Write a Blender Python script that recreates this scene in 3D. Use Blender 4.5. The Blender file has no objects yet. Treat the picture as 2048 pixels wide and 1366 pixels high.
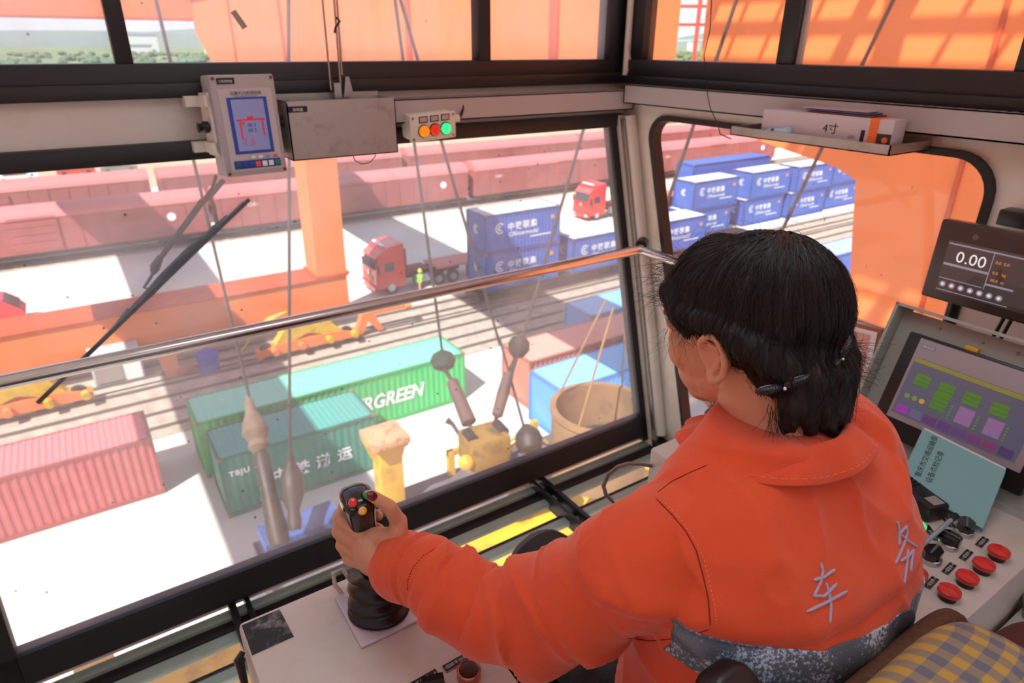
import bpy, bmesh, math, random
import numpy as np
from mathutils import Vector, Matrix, noise
random.seed(7)
PI = math.pi
SC = bpy.context.scene
COL = SC.collection

# ---------------------------------------------------------------- camera
FPX = 1310.0
YAW, PITCH, ROLL = math.radians(33.60), math.radians(24.43), math.radians(0.33)
EYE = Vector((0, 0, 1.5))
fwd = Vector((math.sin(YAW)*math.cos(PITCH), math.cos(YAW)*math.cos(PITCH), -math.sin(PITCH)))
rgt0 = Vector((math.cos(YAW), -math.sin(YAW), 0))
up0 = rgt0.cross(fwd)
rgt = math.cos(ROLL)*rgt0 + math.sin(ROLL)*up0
upv = -math.sin(ROLL)*rgt0 + math.cos(ROLL)*up0
cam_d = bpy.data.cameras.new('camera'); cam = bpy.data.objects.new('camera', cam_d); COL.objects.link(cam)
cam.matrix_world = Matrix.Translation(EYE) @ Matrix((rgt, upv, -fwd)).transposed().to_4x4()
cam_d.sensor_width = 36; cam_d.lens = FPX/2048*36; cam_d.clip_start = .02; cam_d.clip_end = 20000
cam_d.dof.use_dof = True; cam_d.dof.focus_distance = 0.82; cam_d.dof.aperture_fstop = 7.5
SC.camera = cam

def ray(u, v):                       # direction from the eye for a point seen in the photograph
    return rgt*((u-1024)/FPX) - upv*((v-683)/FPX) + fwd
def at(u, v, ax, val):               # the place on the plane x / y / z = val
    d = ray(u, v); return EYE + d*((val-EYE[ax])/d[ax])
def atd(u, v, t): return EYE + ray(u, v)*t

# ---------------------------------------------------------------- materials
def lin(c):
    return tuple((x/255/12.92 if x/255 <= .04045 else ((x/255+.055)/1.055)**2.4) for x in c)
MATS = {}
def mat(name, col, rough=.5, metal=0., noise_amt=0., noise_scale=8., bump=0., bump_scale=40., spec=.5, emit=None, estr=1., coat=0., stain=None, stain_amt=.5, stain_scale=3., sheen=0.):
    if name in MATS: return MATS[name]
    m = bpy.data.materials.new(name); m.use_nodes = True
    nt = m.node_tree; b = nt.nodes['Principled BSDF']
    c = lin(col)
    b.inputs['Base Color'].default_value = (*c, 1)
    b.inputs['Roughness'].default_value = rough; b.inputs['Metallic'].default_value = metal
    b.inputs['Specular IOR Level'].default_value = spec
    b.inputs['Coat Weight'].default_value = coat
    if sheen: b.inputs['Sheen Weight'].default_value = sheen
    if noise_amt or bump or stain: tc = nt.nodes.new('ShaderNodeTexCoord')
    last = None
    if noise_amt:
        n = nt.nodes.new('ShaderNodeTexNoise'); n.inputs['Scale'].default_value = noise_scale; n.inputs['Detail'].default_value = 6
        nt.links.new(tc.outputs['Object'], n.inputs['Vector'])
        r = nt.nodes.new('ShaderNodeMapRange'); r.inputs['From Min'].default_value = .3; r.inputs['From Max'].default_value = .7
        r.inputs['To Min'].default_value = 1-noise_amt; r.inputs['To Max'].default_value = 1+noise_amt*.6
        nt.links.new(n.outputs['Fac'], r.inputs['Value'])
        mx = nt.nodes.new('ShaderNodeMix'); mx.data_type = 'RGBA'; mx.blend_type = 'MULTIPLY'; mx.inputs['Factor'].default_value = 1
        mx.inputs['A'].default_value = (*c, 1)
        cb = nt.nodes.new('ShaderNodeCombineColor')
        for k in range(3): nt.links.new(r.outputs['Result'], cb.inputs[k])
        nt.links.new(cb.outputs['Color'], mx.inputs['B'])
        last = mx.outputs['Result']
    if stain:
        n = nt.nodes.new('ShaderNodeTexNoise'); n.inputs['Scale'].default_value = stain_scale; n.inputs['Detail'].default_value = 8; n.inputs['Roughness'].default_value = .65
        nt.links.new(tc.outputs['Object'], n.inputs['Vector'])
        r = nt.nodes.new('ShaderNodeMapRange'); r.inputs['From Min'].default_value = .52; r.inputs['From Max'].default_value = .68
        r.inputs['To Max'].default_value = stain_amt
        nt.links.new(n.outputs['Fac'], r.inputs['Value'])
        mx = nt.nodes.new('ShaderNodeMix'); mx.data_type = 'RGBA'
        nt.links.new(r.outputs['Result'], mx.inputs['Factor'])
        if last: nt.links.new(last, mx.inputs['A'])
        else: mx.inputs['A'].default_value = (*c, 1)
        mx.inputs['B'].default_value = (*lin(stain), 1)
        last = mx.outputs['Result']
    if last: nt.links.new(last, b.inputs['Base Color'])
    if bump:
        n = nt.nodes.new('ShaderNodeTexNoise'); n.inputs['Scale'].default_value = bump_scale; n.inputs['Detail'].default_value = 4
        nt.links.new(tc.outputs['Object'], n.inputs['Vector'])
        bp = nt.nodes.new('ShaderNodeBump'); bp.inputs['Strength'].default_value = bump; bp.inputs['Distance'].default_value = .01
        nt.links.new(n.outputs['Fac'], bp.inputs['Height']); nt.links.new(bp.outputs['Normal'], b.inputs['Normal'])
    if emit:
        b.inputs['Emission Color'].default_value = (*lin(emit), 1); b.inputs['Emission Strength'].default_value = estr
    MATS[name] = m
    return m

# ---------------------------------------------------------------- mesh builder
class MB:
    def __init__(s): s.v = []; s.f = []
    def add(s, vs, fs):
        o = len(s.v); s.v += [tuple(v) for v in vs]; s.f += [tuple(i+o for i in f) for f in fs]; return s
    def box(s, a, b, M=None, ch=0):
        x0, y0, z0 = a; x1, y1, z1 = b
        if x0 > x1: x0, x1 = x1, x0
        if y0 > y1: y0, y1 = y1, y0
        if z0 > z1: z0, z1 = z1, z0
        if ch:
            c = min(ch, (x1-x0)*.49, (y1-y0)*.49, (z1-z0)*.49)
            bm = bmesh.new(); bmesh.ops.create_cube(bm, size=1)
            for v in bm.verts: v.co = Vector(((x0+x1)/2+v.co.x*(x1-x0), (y0+y1)/2+v.co.y*(y1-y0), (z0+z1)/2+v.co.z*(z1-z0)))
            bmesh.ops.bevel(bm, geom=bm.edges[:], offset=c, segments=2, affect='EDGES', profile=.5)
            bm.verts.ensure_lookup_table()
            vs = [v.co.copy() for v in bm.verts]; fs = [[v.index for v in f.verts] for f in bm.faces]; bm.free()
        else:
            vs = [Vector(p) for p in ((x0,y0,z0),(x1,y0,z0),(x1,y1,z0),(x0,y1,z0),(x0,y0,z1),(x1,y0,z1),(x1,y1,z1),(x0,y1,z1))]
            fs = [(0,3,2,1),(4,5,6,7),(0,1,5,4),(1,2,6,5),(2,3,7,6),(3,0,4,7)]
        if M: vs = [M @ v for v in vs]
        return s.add(vs, fs)
    def tube(s, pts, r, n=10, cap=True, closed=False):
        pts = [Vector(p) for p in pts]; k = len(pts); rs = r if hasattr(r, '__len__') else [r]*k
        t = (pts[1]-pts[0]).normalized(); a = t.orthogonal().normalized(); vs = []; fs = []
        for i in range(k):
            if closed: tn = (pts[(i+1) % k]-pts[i-1]).normalized()
            else: tn = (pts[min(i+1, k-1)]-pts[max(i-1, 0)]).normalized()
            a = (a - tn*a.dot(tn)).normalized(); b = tn.cross(a)
            for j in range(n):
                an = 2*PI*j/n; vs.append(pts[i]+(a*math.cos(an)+b*math.sin(an))*rs[i])
        for i in range(k if closed else k-1):
            for j in range(n):
                i2 = (i+1) % k
                fs.append((i*n+j, i*n+(j+1) % n, i2*n+(j+1) % n, i2*n+j))
        if cap and not closed: fs += [tuple(range(n))[::-1], tuple((k-1)*n+j for j in range(n))]
        return s.add(vs, fs)
    def cyl(s, a, b, r, n=20, r2=None): return s.tube([a, b], [r, r if r2 is None else r2], n)
    def bar(s, a, b, w, h, up=(0,0,1)):          # rectangular bar between two points
        a = Vector(a); b = Vector(b); t = (b-a).normalized(); u = Vector(up); sd = t.cross(u)
        if sd.length < 1e-4: sd = t.orthogonal()
        sd.normalize(); u = sd.cross(t).normalized(); vs = []
        for p in (a, b):
            for i, j in ((-1,-1),(1,-1),(1,1),(-1,1)): vs.append(p+sd*i*w/2+u*j*h/2)
        return s.add(vs, [(0,1,2,3),(7,6,5,4),(0,4,5,1),(1,5,6,2),(2,6,7,3),(3,7,4,0)])
    def prism(s, pts, off):                       # polygon (3d points) pushed along off
        n = len(pts); off = Vector(off); pts = [Vector(p) for p in pts]
        nn = Vector((0,0,0))
        for i in range(n): nn += pts[i].cross(pts[(i+1) % n])
        if nn.dot(off) > 0: pts = pts[::-1]
        return s.add(pts+[p+off for p in pts], [tuple(range(n)), tuple(range(2*n-1, n-1, -1))]+[(i, i+n, (i+1) % n+n, (i+1) % n) for i in range(n)])
    def ring(s, outer, inner, off):               # frame: outer and inner loops with the same count, pushed along off
        n = len(outer); off = Vector(off); o = [Vector(p) for p in outer]; q = [Vector(p) for p in inner]
        vs = o+q+[p+off for p in o]+[p+off for p in q]; fs = []
        for i in range(n):
            j = (i+1) % n
            fs += [(i, j, n+j, n+i), (2*n+i, 3*n+i, 3*n+j, 2*n+j), (i, 2*n+i, 2*n+j, j), (n+i, n+j, 3*n+j, 3*n+i)]
        return s.add(vs, fs)
    def lathe(s, prof, c=(0,0,0), ax=(0,0,1), n=24, cap=True):
        c = Vector(c); ax = Vector(ax).normalized(); a = ax.orthogonal().normalized(); b = ax.cross(a); vs = []; fs = []
        for r, h in prof:
            for j in range(n):
                an = 2*PI*j/n; vs.append(c+ax*h+(a*math.cos(an)+b*math.sin(an))*r)
        k = len(prof)
        for i in range(k-1):
            for j in range(n): fs.append((i*n+j, i*n+(j+1) % n, (i+1)*n+(j+1) % n, (i+1)*n+j))
        if cap: fs += [tuple(range(n))[::-1], tuple((k-1)*n+j for j in range(n))]
        return s.add(vs, fs)
    def sphere(s, c, r, n=14, m=9, sc=(1,1,1)):
        c = Vector(c); vs = [c+Vector((0,0,-r*sc[2]))]; fs = []
        for i in range(1, m):
            th = PI*i/m
            for j in range(n): vs.append(c+Vector((r*sc[0]*math.sin(th)*math.cos(2*PI*j/n), r*sc[1]*math.sin(th)*math.sin(2*PI*j/n), -r*sc[2]*math.cos(th))))
        vs.append(c+Vector((0,0,r*sc[2])))
        for j in range(n):
            fs.append((0, 1+(j+1) % n, 1+j)); fs.append((len(vs)-1, 1+(m-2)*n+j, 1+(m-2)*n+(j+1) % n))
        for i in range(m-2):
            for j in range(n): fs.append((1+i*n+j, 1+i*n+(j+1) % n, 1+(i+1)*n+(j+1) % n, 1+(i+1)*n+j))
        return s.add(vs, fs)
    def xf(s, M): s.v = [tuple(M @ Vector(v)) for v in s.v]; return s
    def merge(s, o): return s.add(o.v, o.f)
    def mesh(s, name):
        me = bpy.data.meshes.new(name); me.from_pydata(s.v, [], s.f); me.update()
        bm = bmesh.new(); bm.from_mesh(me); bmesh.ops.recalc_face_normals(bm, faces=bm.faces[:]); bm.to_mesh(me); bm.free()
        return me

def smooth(me, ang=35):
    for p in me.polygons: p.use_smooth = True
    if ang < 180:
        bm = bmesh.new(); bm.from_mesh(me); a = math.radians(ang)
        for e in bm.edges:
            if len(e.link_faces) == 2 and e.calc_face_angle(0) > a: e.smooth = False
        bm.to_mesh(me); bm.free()

def props(o, label=None, cat=None, group=None, kind=None):
    if label: o['label'] = label
    if cat: o['category'] = cat
    if group: o['group'] = group
    if kind: o['kind'] = kind
    return o
def obj(name, mb, m, parent=None, sm=35, label=None, cat=None, group=None, kind=None, world=False):
    me = mb.mesh(name) if isinstance(mb, MB) else mb
    if m is not None:
        me.materials.clear(); me.materials.append(m)
    if sm: smooth(me, sm)
    o = bpy.data.objects.new(name, me); COL.objects.link(o)
    if parent:
        o.parent = parent
        if world: o.matrix_parent_inverse = PM(parent).inverted()
    return props(o, label, cat, group, kind)
def PM(p):
    M = p.matrix_basis.copy()
    if p.parent: M = PM(p.parent) @ p.matrix_parent_inverse @ M
    return M
def thing(name, label, cat, loc=(0,0,0), rz=0, group=None):
    o = bpy.data.objects.new(name, None); COL.objects.link(o); o.empty_display_size = .1
    o.location = loc; o.rotation_euler = (0, 0, rz)
    return props(o, label, cat, group)
def struct(name, mb, m, sm=35, label=None): return obj(name, mb, m, None, sm, label, kind='structure')
def copy_tree(o, parent=None):
    c = o.copy(); COL.objects.link(c)
    if parent: c.parent = parent
    for ch in list(o.children): copy_tree(ch, c)
    return c
def text(name, s, size, m, parent, M, align='LEFT', world=False, extr=.0, shear=0, bold=0, spacing=1.0, xs=1.0):
    cu = bpy.data.curves.new(name, 'FONT'); cu.body = s; cu.size = size; cu.extrude = extr; cu.align_x = align; cu.shear = shear; cu.offset = bold
    cu.space_character = spacing
    cu.resolution_u = 3; cu.materials.append(m)
    tmp = bpy.data.objects.new(name, cu); COL.objects.link(tmp)
    me = bpy.data.meshes.new_from_object(tmp.evaluated_get(bpy.context.evaluated_depsgraph_get())); bpy.data.objects.remove(tmp); bpy.data.curves.remove(cu)
    me.name = name; o = bpy.data.objects.new(name, me); COL.objects.link(o)
    if not me.materials: me.materials.append(m)
    if parent:
        o.parent = parent
        if world: o.matrix_parent_inverse = PM(parent).inverted()
    o.matrix_basis = M @ Matrix.Diagonal((xs, 1, 1, 1))
    return o
def frame(o, x, y):      # matrix whose local x,y axes are x,y
    x = Vector(x).normalized(); y = Vector(y); y = (y-x*y.dot(x)).normalized(); z = x.cross(y)
    M = Matrix((x, y, z)).transposed().to_4x4(); M.translation = Vector(o); return M
# ================================================================ OUTSIDE
GZ = -14.8
m_conc = mat('concrete', (214,210,200), .9, noise_amt=.10, noise_scale=.15, stain=(185,178,165), stain_amt=.5, stain_scale=.08)
m_soil = mat('soil', (205,170,140), .95, noise_amt=.15, noise_scale=.05)
m_field = mat('field', (128,146,100), .95, noise_amt=.35, noise_scale=.01)  # distance haze mixed into the field green
m_steel_rail = mat('rail_steel', (120,112,105), .5, .6)
m_ballast = mat('track_bed', (176,164,150), .95, noise_amt=.25, noise_scale=2)
m_rope = mat('wire_rope', (62,60,62), .6, .3, bump=.5, bump_scale=90)
m_orange = mat('crane_orange', (234,128,66), .55, noise_amt=.06, noise_scale=.8, stain=(204,108,66), stain_amt=.35, stain_scale=.7)
m_orange_dk = mat('crane_orange_dark', (190,78,40), .6, noise_amt=.2, noise_scale=1.5)
m_yel = mat('spreader_yellow', (214,172,40), .55, noise_amt=.12, noise_scale=2, stain=(120,84,40), stain_amt=.6, stain_scale=2.2)
m_rust = mat('rusty_plate', (206,160,120), .8, noise_amt=.2, noise_scale=5, stain=(134,72,44), stain_amt=.9, stain_scale=7)
m_deck = mat('spreader_deck', (96,96,104), .7, noise_amt=.2, noise_scale=2, stain=(150,130,100), stain_amt=.6, stain_scale=2)
m_dkmetal = mat('dark_greasy_metal', (60,54,50), .55, .4, noise_amt=.3, noise_scale=9)
m_wht = mat('white_paint', (240,240,240), .6)
m_rub = mat('tyre_rubber', (38,38,40), .8)
m_glassdk = mat('dark_glass', (48,60,70), .12, spec=.8)
m_hazy_hills = mat('hills', (168,186,186), 1., noise_amt=.08, noise_scale=.004)  # pale blue-grey with distance haze put into the hill colour

struct('ground', MB().box((-400,-80,GZ-.5),(700,92,GZ)), m_conc)
struct('ground_soil', MB().box((-700,92,GZ-.5),(900,190,GZ-.01)), m_soil)
struct('ground_field', MB().box((-4000,190,GZ-.5),(9000,6000,GZ-.02)), m_field)
h = MB()
for k in range(3):
    n = 60; y = 2600+500*k; pts = []
    for i in range(n+1):
        x = -4000+i*14000/n; pts.append((x, y, -20+ (50+30*k)*(.55+.45*math.sin(i*.45+k*2)+.3*noise.noise((i*.3, k*7, 0)))))
    h.prism([(-4000,y,-30)]+[(10000,y,-30)]+pts[::-1], (0,300,0))
struct('hills', h, m_hazy_hills)

# tracks
def track(y, x0, x1, bed=True):
    if bed: struct('path', MB().box((x0,y-1.5,GZ),(x1,y+1.5,GZ+.06)), m_ballast)
    for s, w in ((-.72, 'near'), (.72, 'far')):
        t = obj('rail', MB().box((x0,y+s-.05,GZ+.06),(x1,y+s+.05,GZ+.2)), m_steel_rail)
        yield t, w
for y, nm in ((34.2,'bogie wheel track of the crane'), (37.0,'track under the blue flatcar containers'), (31.2,'track beyond the green container')):
    for t, w in track(y, -60, 120): props(t, f'steel rail on the {w} side of the {nm}', 'rail', 'crane and wagon rails')
for t, w in track(63.4, -80, 150): props(t, f'steel rail under the {w} wheels of the front freight train', 'rail', 'train rails')
for y, nm in ((51.5,'yard road line nearest the train'), (44.8,'yard road line behind the red truck')):
    props(obj('road_line', MB().box((-60,y,GZ),(140,y+.16,GZ+.012)), mat('pale_yellow_line', (226,212,150), .8)), f'pale yellow painted {nm}', 'road line')

# ---- shipping containers
def corr(x0, x1, z0, z1, y, depth, pitch, axis='x', sgn=1):
    """corrugated sheet running along x (or y), facing -sgn"""
    m = MB(); n = max(2, int((x1-x0)/pitch)); p = (x1-x0)/n; pr = []
    for i in range(n):
        a = x0+i*p; pr += [(a, 0), (a+p*.32, 0), (a+p*.5, depth), (a+p*.82, depth)]
    pr.append((x1, 0))
    vs = []; fs = []
    for x, d in pr:
        for z in (z0, z1):
            vs.append((x, y+sgn*d, z) if axis == 'x' else (y+sgn*d, x, z))
    for i in range(len(pr)-1): fs.append((2*i, 2*i+2, 2*i+3, 2*i+1))
    return m.add(vs, fs)
def roofsheet(x0, x1, y0, y1, z, depth, pitch):
    m = MB(); n = int((x1-x0)/pitch); p = (x1-x0)/n; pr = []
    for i in range(n):
        a = x0+i*p; pr += [(a, 0), (a+p*.4, 0), (a+p*.5, -depth), (a+p*.9, -depth)]
    pr.append((x1, 0)); vs = []; fs = []
    for x, d in pr:
        for y in (y0, y1): vs.append((x, y, z+d))
    for i in range(len(pr)-1): fs.append((2*i, 2*i+2, 2*i+3, 2*i+1))
    return m.add(vs, fs)
CM = {}
def container(loc, L, cname, label, style, roofm=None, group=None, framem=None, W=2.44, H=2.6):
    side, fr = CM[cname]
    t = thing('shipping_container', label, 'container', loc, group=group)
    fm = framem or fr
    obj('side_panel', corr(.12, L-.12, .16, H-.1, .05, .036, .28), side, t, sm=0)
    obj('side_panel', corr(.12, L-.12, .16, H-.1, W-.05, .036, .28, sgn=-1), side, t, sm=0)
    obj('end_panel', corr(.1, W-.1, .16, H-.1, .05, .04, .25, 'y'), side, t, sm=0)
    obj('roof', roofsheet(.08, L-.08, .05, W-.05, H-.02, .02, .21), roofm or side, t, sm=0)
    f = MB()
    for x in (0, L-.12):
        for y in (0, W-.12): f.box((x,y,.1),(x+.12,y+.12,H-.1))
        f.box((x,.1,.02),(x+.12,W-.1,.16)); f.box((x,.1,H-.12),(x+.12,W-.1,H-.01))
    for y in (0, W-.08): f.box((.1,y,.02),(L-.1,y+.08,.17)); f.box((.1,y,H-.1),(L-.1,y+.08,H-.005))
    f.box((.1,.1,.1),(L-.1,W-.1,.15))
    obj('frame', f, fm, t)
    for k, y in enumerate((.12, W/2+.01)):
        d = obj('door', MB().box((L-.06,y,.16),(L-.02,y+W/2-.14,H-.12)), side, t)
        b = MB()
        for yy in (.3, .75): b.cyl((L+.005,y+yy,.1),(L+.005,y+yy,H-.08),.018,6)
        obj('lock_rod', b, m_steel_rail, d)
    cm_ = None
    for x in (-.005, L-.165):
        for y in (-.005, W-.155):
            for z in (0, H-.118):
                if cm_ is None: cm_ = obj('corner_casting', MB().box((0,0,0),(.17,.16,.12), ch=.015), m_cast, t); q = cm_
                else: q = cm_.copy(); COL.objects.link(q); q.parent = t
                q.location = (x, y, min(z, H-.122))
    def logo(x, z, s, M):
        cc = MB(); n = 22
        pts = [(math.cos(a)*s, math.sin(a)*s) for a in [math.radians(40+280*i/n) for i in range(n+1)]]
        for i in range(n):
            a, b = pts[i], pts[i+1]
            cc.add([M@Vector((a[0],a[1],0)), M@Vector((b[0],b[1],0)), M@Vector((b[0]*.78,b[1]*.78,0)), M@Vector((a[0]*.78,a[1]*.78,0))], [(0,1,2,3)])
        pts = [(math.cos(a)*s*.5, math.sin(a)*s*.5) for a in [math.radians(40+280*i/n) for i in range(n+1)]]
        for i in range(n):
            a, b = pts[i], pts[i+1]
            cc.add([M@Vector((a[0],a[1],0)), M@Vector((b[0],b[1],0)), M@Vector((b[0]*.5,b[1]*.5,0)), M@Vector((a[0]*.5,a[1]*.5,0))], [(0,1,2,3)])
        obj('logo', cc, m_wht, t, sm=0)
    F = lambda x, z: frame((x, .03, z), (1,0,0), (0,0,1))
    if style == 'cri':
        logo(0, 0, .36, frame((1.15, .02, 1.62), (1,0,0), (0,0,1)))
        text('lettering', '中铁联集', .55, m_wht, t, F(1.75, 1.45), bold=.012, spacing=1.22)
        text('lettering', 'CRIntermodal', .42, m_wht, t, F(1.85, .98), bold=.004)
        text('lettering', '●●●● ●●●', .16, m_wht, t, F(4.1, 2.2), spacing=1.1) if False else None
        logo(0, 0, .3, frame((.02, W/2, 1.5), (0,-1,0), (0,0,1)))
        obj('side_plate', MB().box((L-.75,.02,1.75),(L-.5,.06,2.0)), m_orangeplate, t)
        s = MB().box((3.6,.035,.72),(5.3,.05,.8)); obj('stripe', s, m_wht, t)
    elif style == 'evergreen':
        text('lettering', 'EVERGREEN', .95, m_wht, t, F(5.5, .95), bold=.03, xs=.86, shear=.25)
    elif style == 'green20':
        for k, ch in enumerate('中铁渤运'): text('lettering', ch, .62, m_wht, t, F(1.75+k*.86, .95), bold=.015)
        text('lettering', 'TBJU', .3, m_wht, t, F(.3, 1.75), bold=.01, spacing=1.2)
    return t
def cmat(n, c, dirt, amt=.35):
    CM[n] = (mat('container_'+n, c, .55, noise_amt=.06, noise_scale=1.5, stain=dirt, stain_amt=amt, stain_scale=.9), mat('container_frame_'+n, tuple(int(x*.85) for x in c), .6, noise_amt=.15, noise_scale=4))
m_cast = mat('corner_casting', (140,112,80), .7, .2, noise_amt=.3)
m_orangeplate = mat('orange_plate', (230,150,70), .6)
cmat('red', (178,84,86), (205,130,120)); cmat('green', (34,188,98), (60,190,120), .2); cmat('teal', (30,126,104), (70,150,130), .25)
cmat('pink', (206,118,100), (220,150,135)); cmat('sky', (66,152,226), (110,180,235), .3); cmat('blue', (50,98,176), (90,110,170), .3)
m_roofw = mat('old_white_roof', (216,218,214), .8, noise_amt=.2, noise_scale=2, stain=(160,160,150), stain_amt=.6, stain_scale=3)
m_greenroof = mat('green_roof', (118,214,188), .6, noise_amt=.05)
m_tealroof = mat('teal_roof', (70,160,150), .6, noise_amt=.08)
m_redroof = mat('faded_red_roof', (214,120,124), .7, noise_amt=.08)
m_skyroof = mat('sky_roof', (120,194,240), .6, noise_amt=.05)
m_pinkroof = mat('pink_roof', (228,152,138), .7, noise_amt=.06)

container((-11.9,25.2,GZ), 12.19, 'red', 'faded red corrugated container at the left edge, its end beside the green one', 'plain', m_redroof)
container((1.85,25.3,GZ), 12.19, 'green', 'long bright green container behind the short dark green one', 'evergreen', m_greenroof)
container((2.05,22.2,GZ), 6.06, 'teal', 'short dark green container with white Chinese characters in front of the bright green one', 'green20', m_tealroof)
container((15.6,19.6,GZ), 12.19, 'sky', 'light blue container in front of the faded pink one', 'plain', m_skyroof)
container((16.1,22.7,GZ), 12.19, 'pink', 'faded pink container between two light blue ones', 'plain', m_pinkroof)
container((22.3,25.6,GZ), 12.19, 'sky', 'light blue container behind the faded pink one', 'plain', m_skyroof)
container((21.4,35.4,GZ+1.1), 6.06, 'blue', 'blue container on the flat wagon, lower of the stacked pair beside the red truck', 'cri', m_roofw)
container((21.4,35.4,GZ+3.7), 6.06, 'blue', 'blue container with a pale roof, upper of the stacked pair beside the red truck', 'cri', m_roofw)
container((28.7,35.4,GZ+1.1), 6.06, 'blue', 'single blue container right of the stacked pair, next to the corner post', 'cri', m_roofw)
container((36.6,35.4,GZ+1.1), 6.06, 'blue', 'single blue container low at the left edge of the side window', 'cri', m_roofw)
g = 'blue containers stacked two high seen through the side window'
xs = [46.0, 54.5, 61.2, 68.0]
for i, x in enumerate(xs):
    pos = ['first', 'second', 'third', 'last'][i]
    container((x-.6,40.0+(.4 if i % 2 else 0),GZ), 6.06, 'blue', f'bottom blue container of the {pos} stack from the left through the side window', 'cri', m_roofw, g)
    container((x,40.0+(.4 if i % 2 else 0),GZ+2.6), 6.06, 'blue', f'top blue container of the {pos} stack from the left through the side window', 'cri', m_roofw, g)
container((53.0,46.5,GZ+2.6), 12.19, 'blue', 'blue roofed container rising behind the white roofed stacks', 'plain')
container((53.0,46.5,GZ), 12.19, 'blue', 'bottom container under the blue roofed one behind the stacks', 'plain')
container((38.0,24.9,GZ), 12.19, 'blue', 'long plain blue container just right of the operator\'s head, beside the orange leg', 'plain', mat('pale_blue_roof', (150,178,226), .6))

# flat wagon under the stacked containers
def wheelset(m, x, y, r=.46, zc=None):
    zc = GZ+.2+r if zc is None else zc
    for s in (-.72, .72): m.cyl((x,y+s-.06,zc),(x,y+s+.06,zc), r, 18)
    m.cyl((x,y-.72,zc),(x,y+.72,zc), .07, 8)
for x0, x1, nm in ((20.8,35.2,'under the stacked blue pair'), (36.0,50.0,'under the single blue container by the side window')):
    t = thing('flat_wagon', 'dark flat railway wagon '+nm, 'wagon', (x0,37,GZ))
    f = MB().box((x0,35.5,GZ+.85),(x1,38.1,GZ+1.08)); f.box((x0,36.4,GZ+.6),(x1,37.2,GZ+.86))
    obj('deck', f, m_dkmetal, t, world=True)
    for xx in (x0+1.8, x1-1.8):
        b = MB().box((xx-1.2,35.95,GZ+.5),(xx+1.2,36.1,GZ+.85)); b.box((xx-1.2,37.9,GZ+.5),(xx+1.2,38.05,GZ+.85))
        bg = obj('bogie', b, m_dkmetal, t, world=True)
        for dx in (-.9, .9): w = MB(); wheelset(w, xx+dx, 37.0); obj('wheelset', w, m_dkmetal, bg, world=True)

# ---- freight train: red covered wagons
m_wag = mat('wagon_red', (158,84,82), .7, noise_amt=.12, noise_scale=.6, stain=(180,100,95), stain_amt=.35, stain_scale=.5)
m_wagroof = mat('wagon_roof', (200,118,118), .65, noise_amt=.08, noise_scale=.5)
def wagon(x0, x1, y, zt, label, group, marks=True):
    W = 3.0; t = thing('covered_wagon', label, 'wagon', ((x0+x1)/2, y+W/2, GZ), group=group)
    zb = GZ+1.15
    b = MB().box((x0,y,zb),(x1,y+W,zt))
    k = 0; x = x0+.2
    while x < x1-.1: b.box((x,y-.05,zb),(x+.1,y,zt)); x += 1.55
    obj('body', b, m_wag, t, world=True)
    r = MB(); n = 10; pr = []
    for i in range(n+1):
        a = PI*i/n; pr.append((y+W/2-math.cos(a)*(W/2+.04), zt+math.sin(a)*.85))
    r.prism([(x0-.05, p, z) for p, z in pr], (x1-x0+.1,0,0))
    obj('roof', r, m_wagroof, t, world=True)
    dx = (x0+x1)/2
    d = MB().box((dx-1.6,y-.11,zb+.1),(dx+1.6,y-.03,zt-.15))
    for i in range(5): d.box((dx-1.6,y-.14,zb+.3+i*.6),(dx+1.6,y-.1,zb+.4+i*.6))
    obj('sliding_door', d, m_wag, t, world=True)
    u = MB().box((x0,y+.3,GZ+.75),(x1,y+W-.3,zb)); u.box((x0-.4,y+W/2-.15,GZ+.85),(x1+.4,y+W/2+.15,GZ+1.1))
    obj('underframe', u, m_dkmetal, t, world=True)
    for xx in (x0+2.2, x0+3.9, x1-3.9, x1-2.2):
        w = MB(); wheelset(w, xx, y+W/2); obj('wheelset', w, m_dkmetal, t, world=True)
    if marks:
        text('lettering', '1540', .5, m_wht, t, frame((x0+2.5, y-.03, zb+1.7), (1,0,0), (0,0,1)), world=True)
        e = MB()
        e.cyl((x1-3,y-.06,zb+1.6),(x1-3,y-.01,zb+1.6),.35,16); obj('emblem', e, m_wht, t, world=True)
nms = ['at the far left of the front train', 'behind the wiper, second from the left in the front train', 'right of the orange leg in the front train', 'seen at the left of the side window in the front train', 'last one seen in the front train']
for i, x0 in enumerate((-42.2, -16.1, 10.0, 36.3, 62.4)):
    wagon(x0, x0+25.4, 62.0, -11.0, 'red-brown covered freight wagon '+nms[i], 'front train wagons')
for i, x0 in enumerate((-46.0, -19.5, 7.0, 33.5, 60.0, 86.5)):
    wagon(x0, x0+25.6, 72.6, -10.6, ['farthest left', 'second from the left', 'third from the left', 'fourth from the left', 'fifth from the left', 'farthest right'][i]+' red covered wagon of the rear train', 'rear train wagons', False)

# ---- crane structure
def box_girder(name, a, b, label, cat, seams=None):
    t = thing(name, label, cat, ((a[0]+b[0])/2, (a[1]+b[1])/2, min(a[2],b[2])))
    obj('box_section', MB().box(a, b), m_orange, t, world=True)
    if seams: obj('seam', seams, m_orange_dk, t, world=True)
    return t
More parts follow.
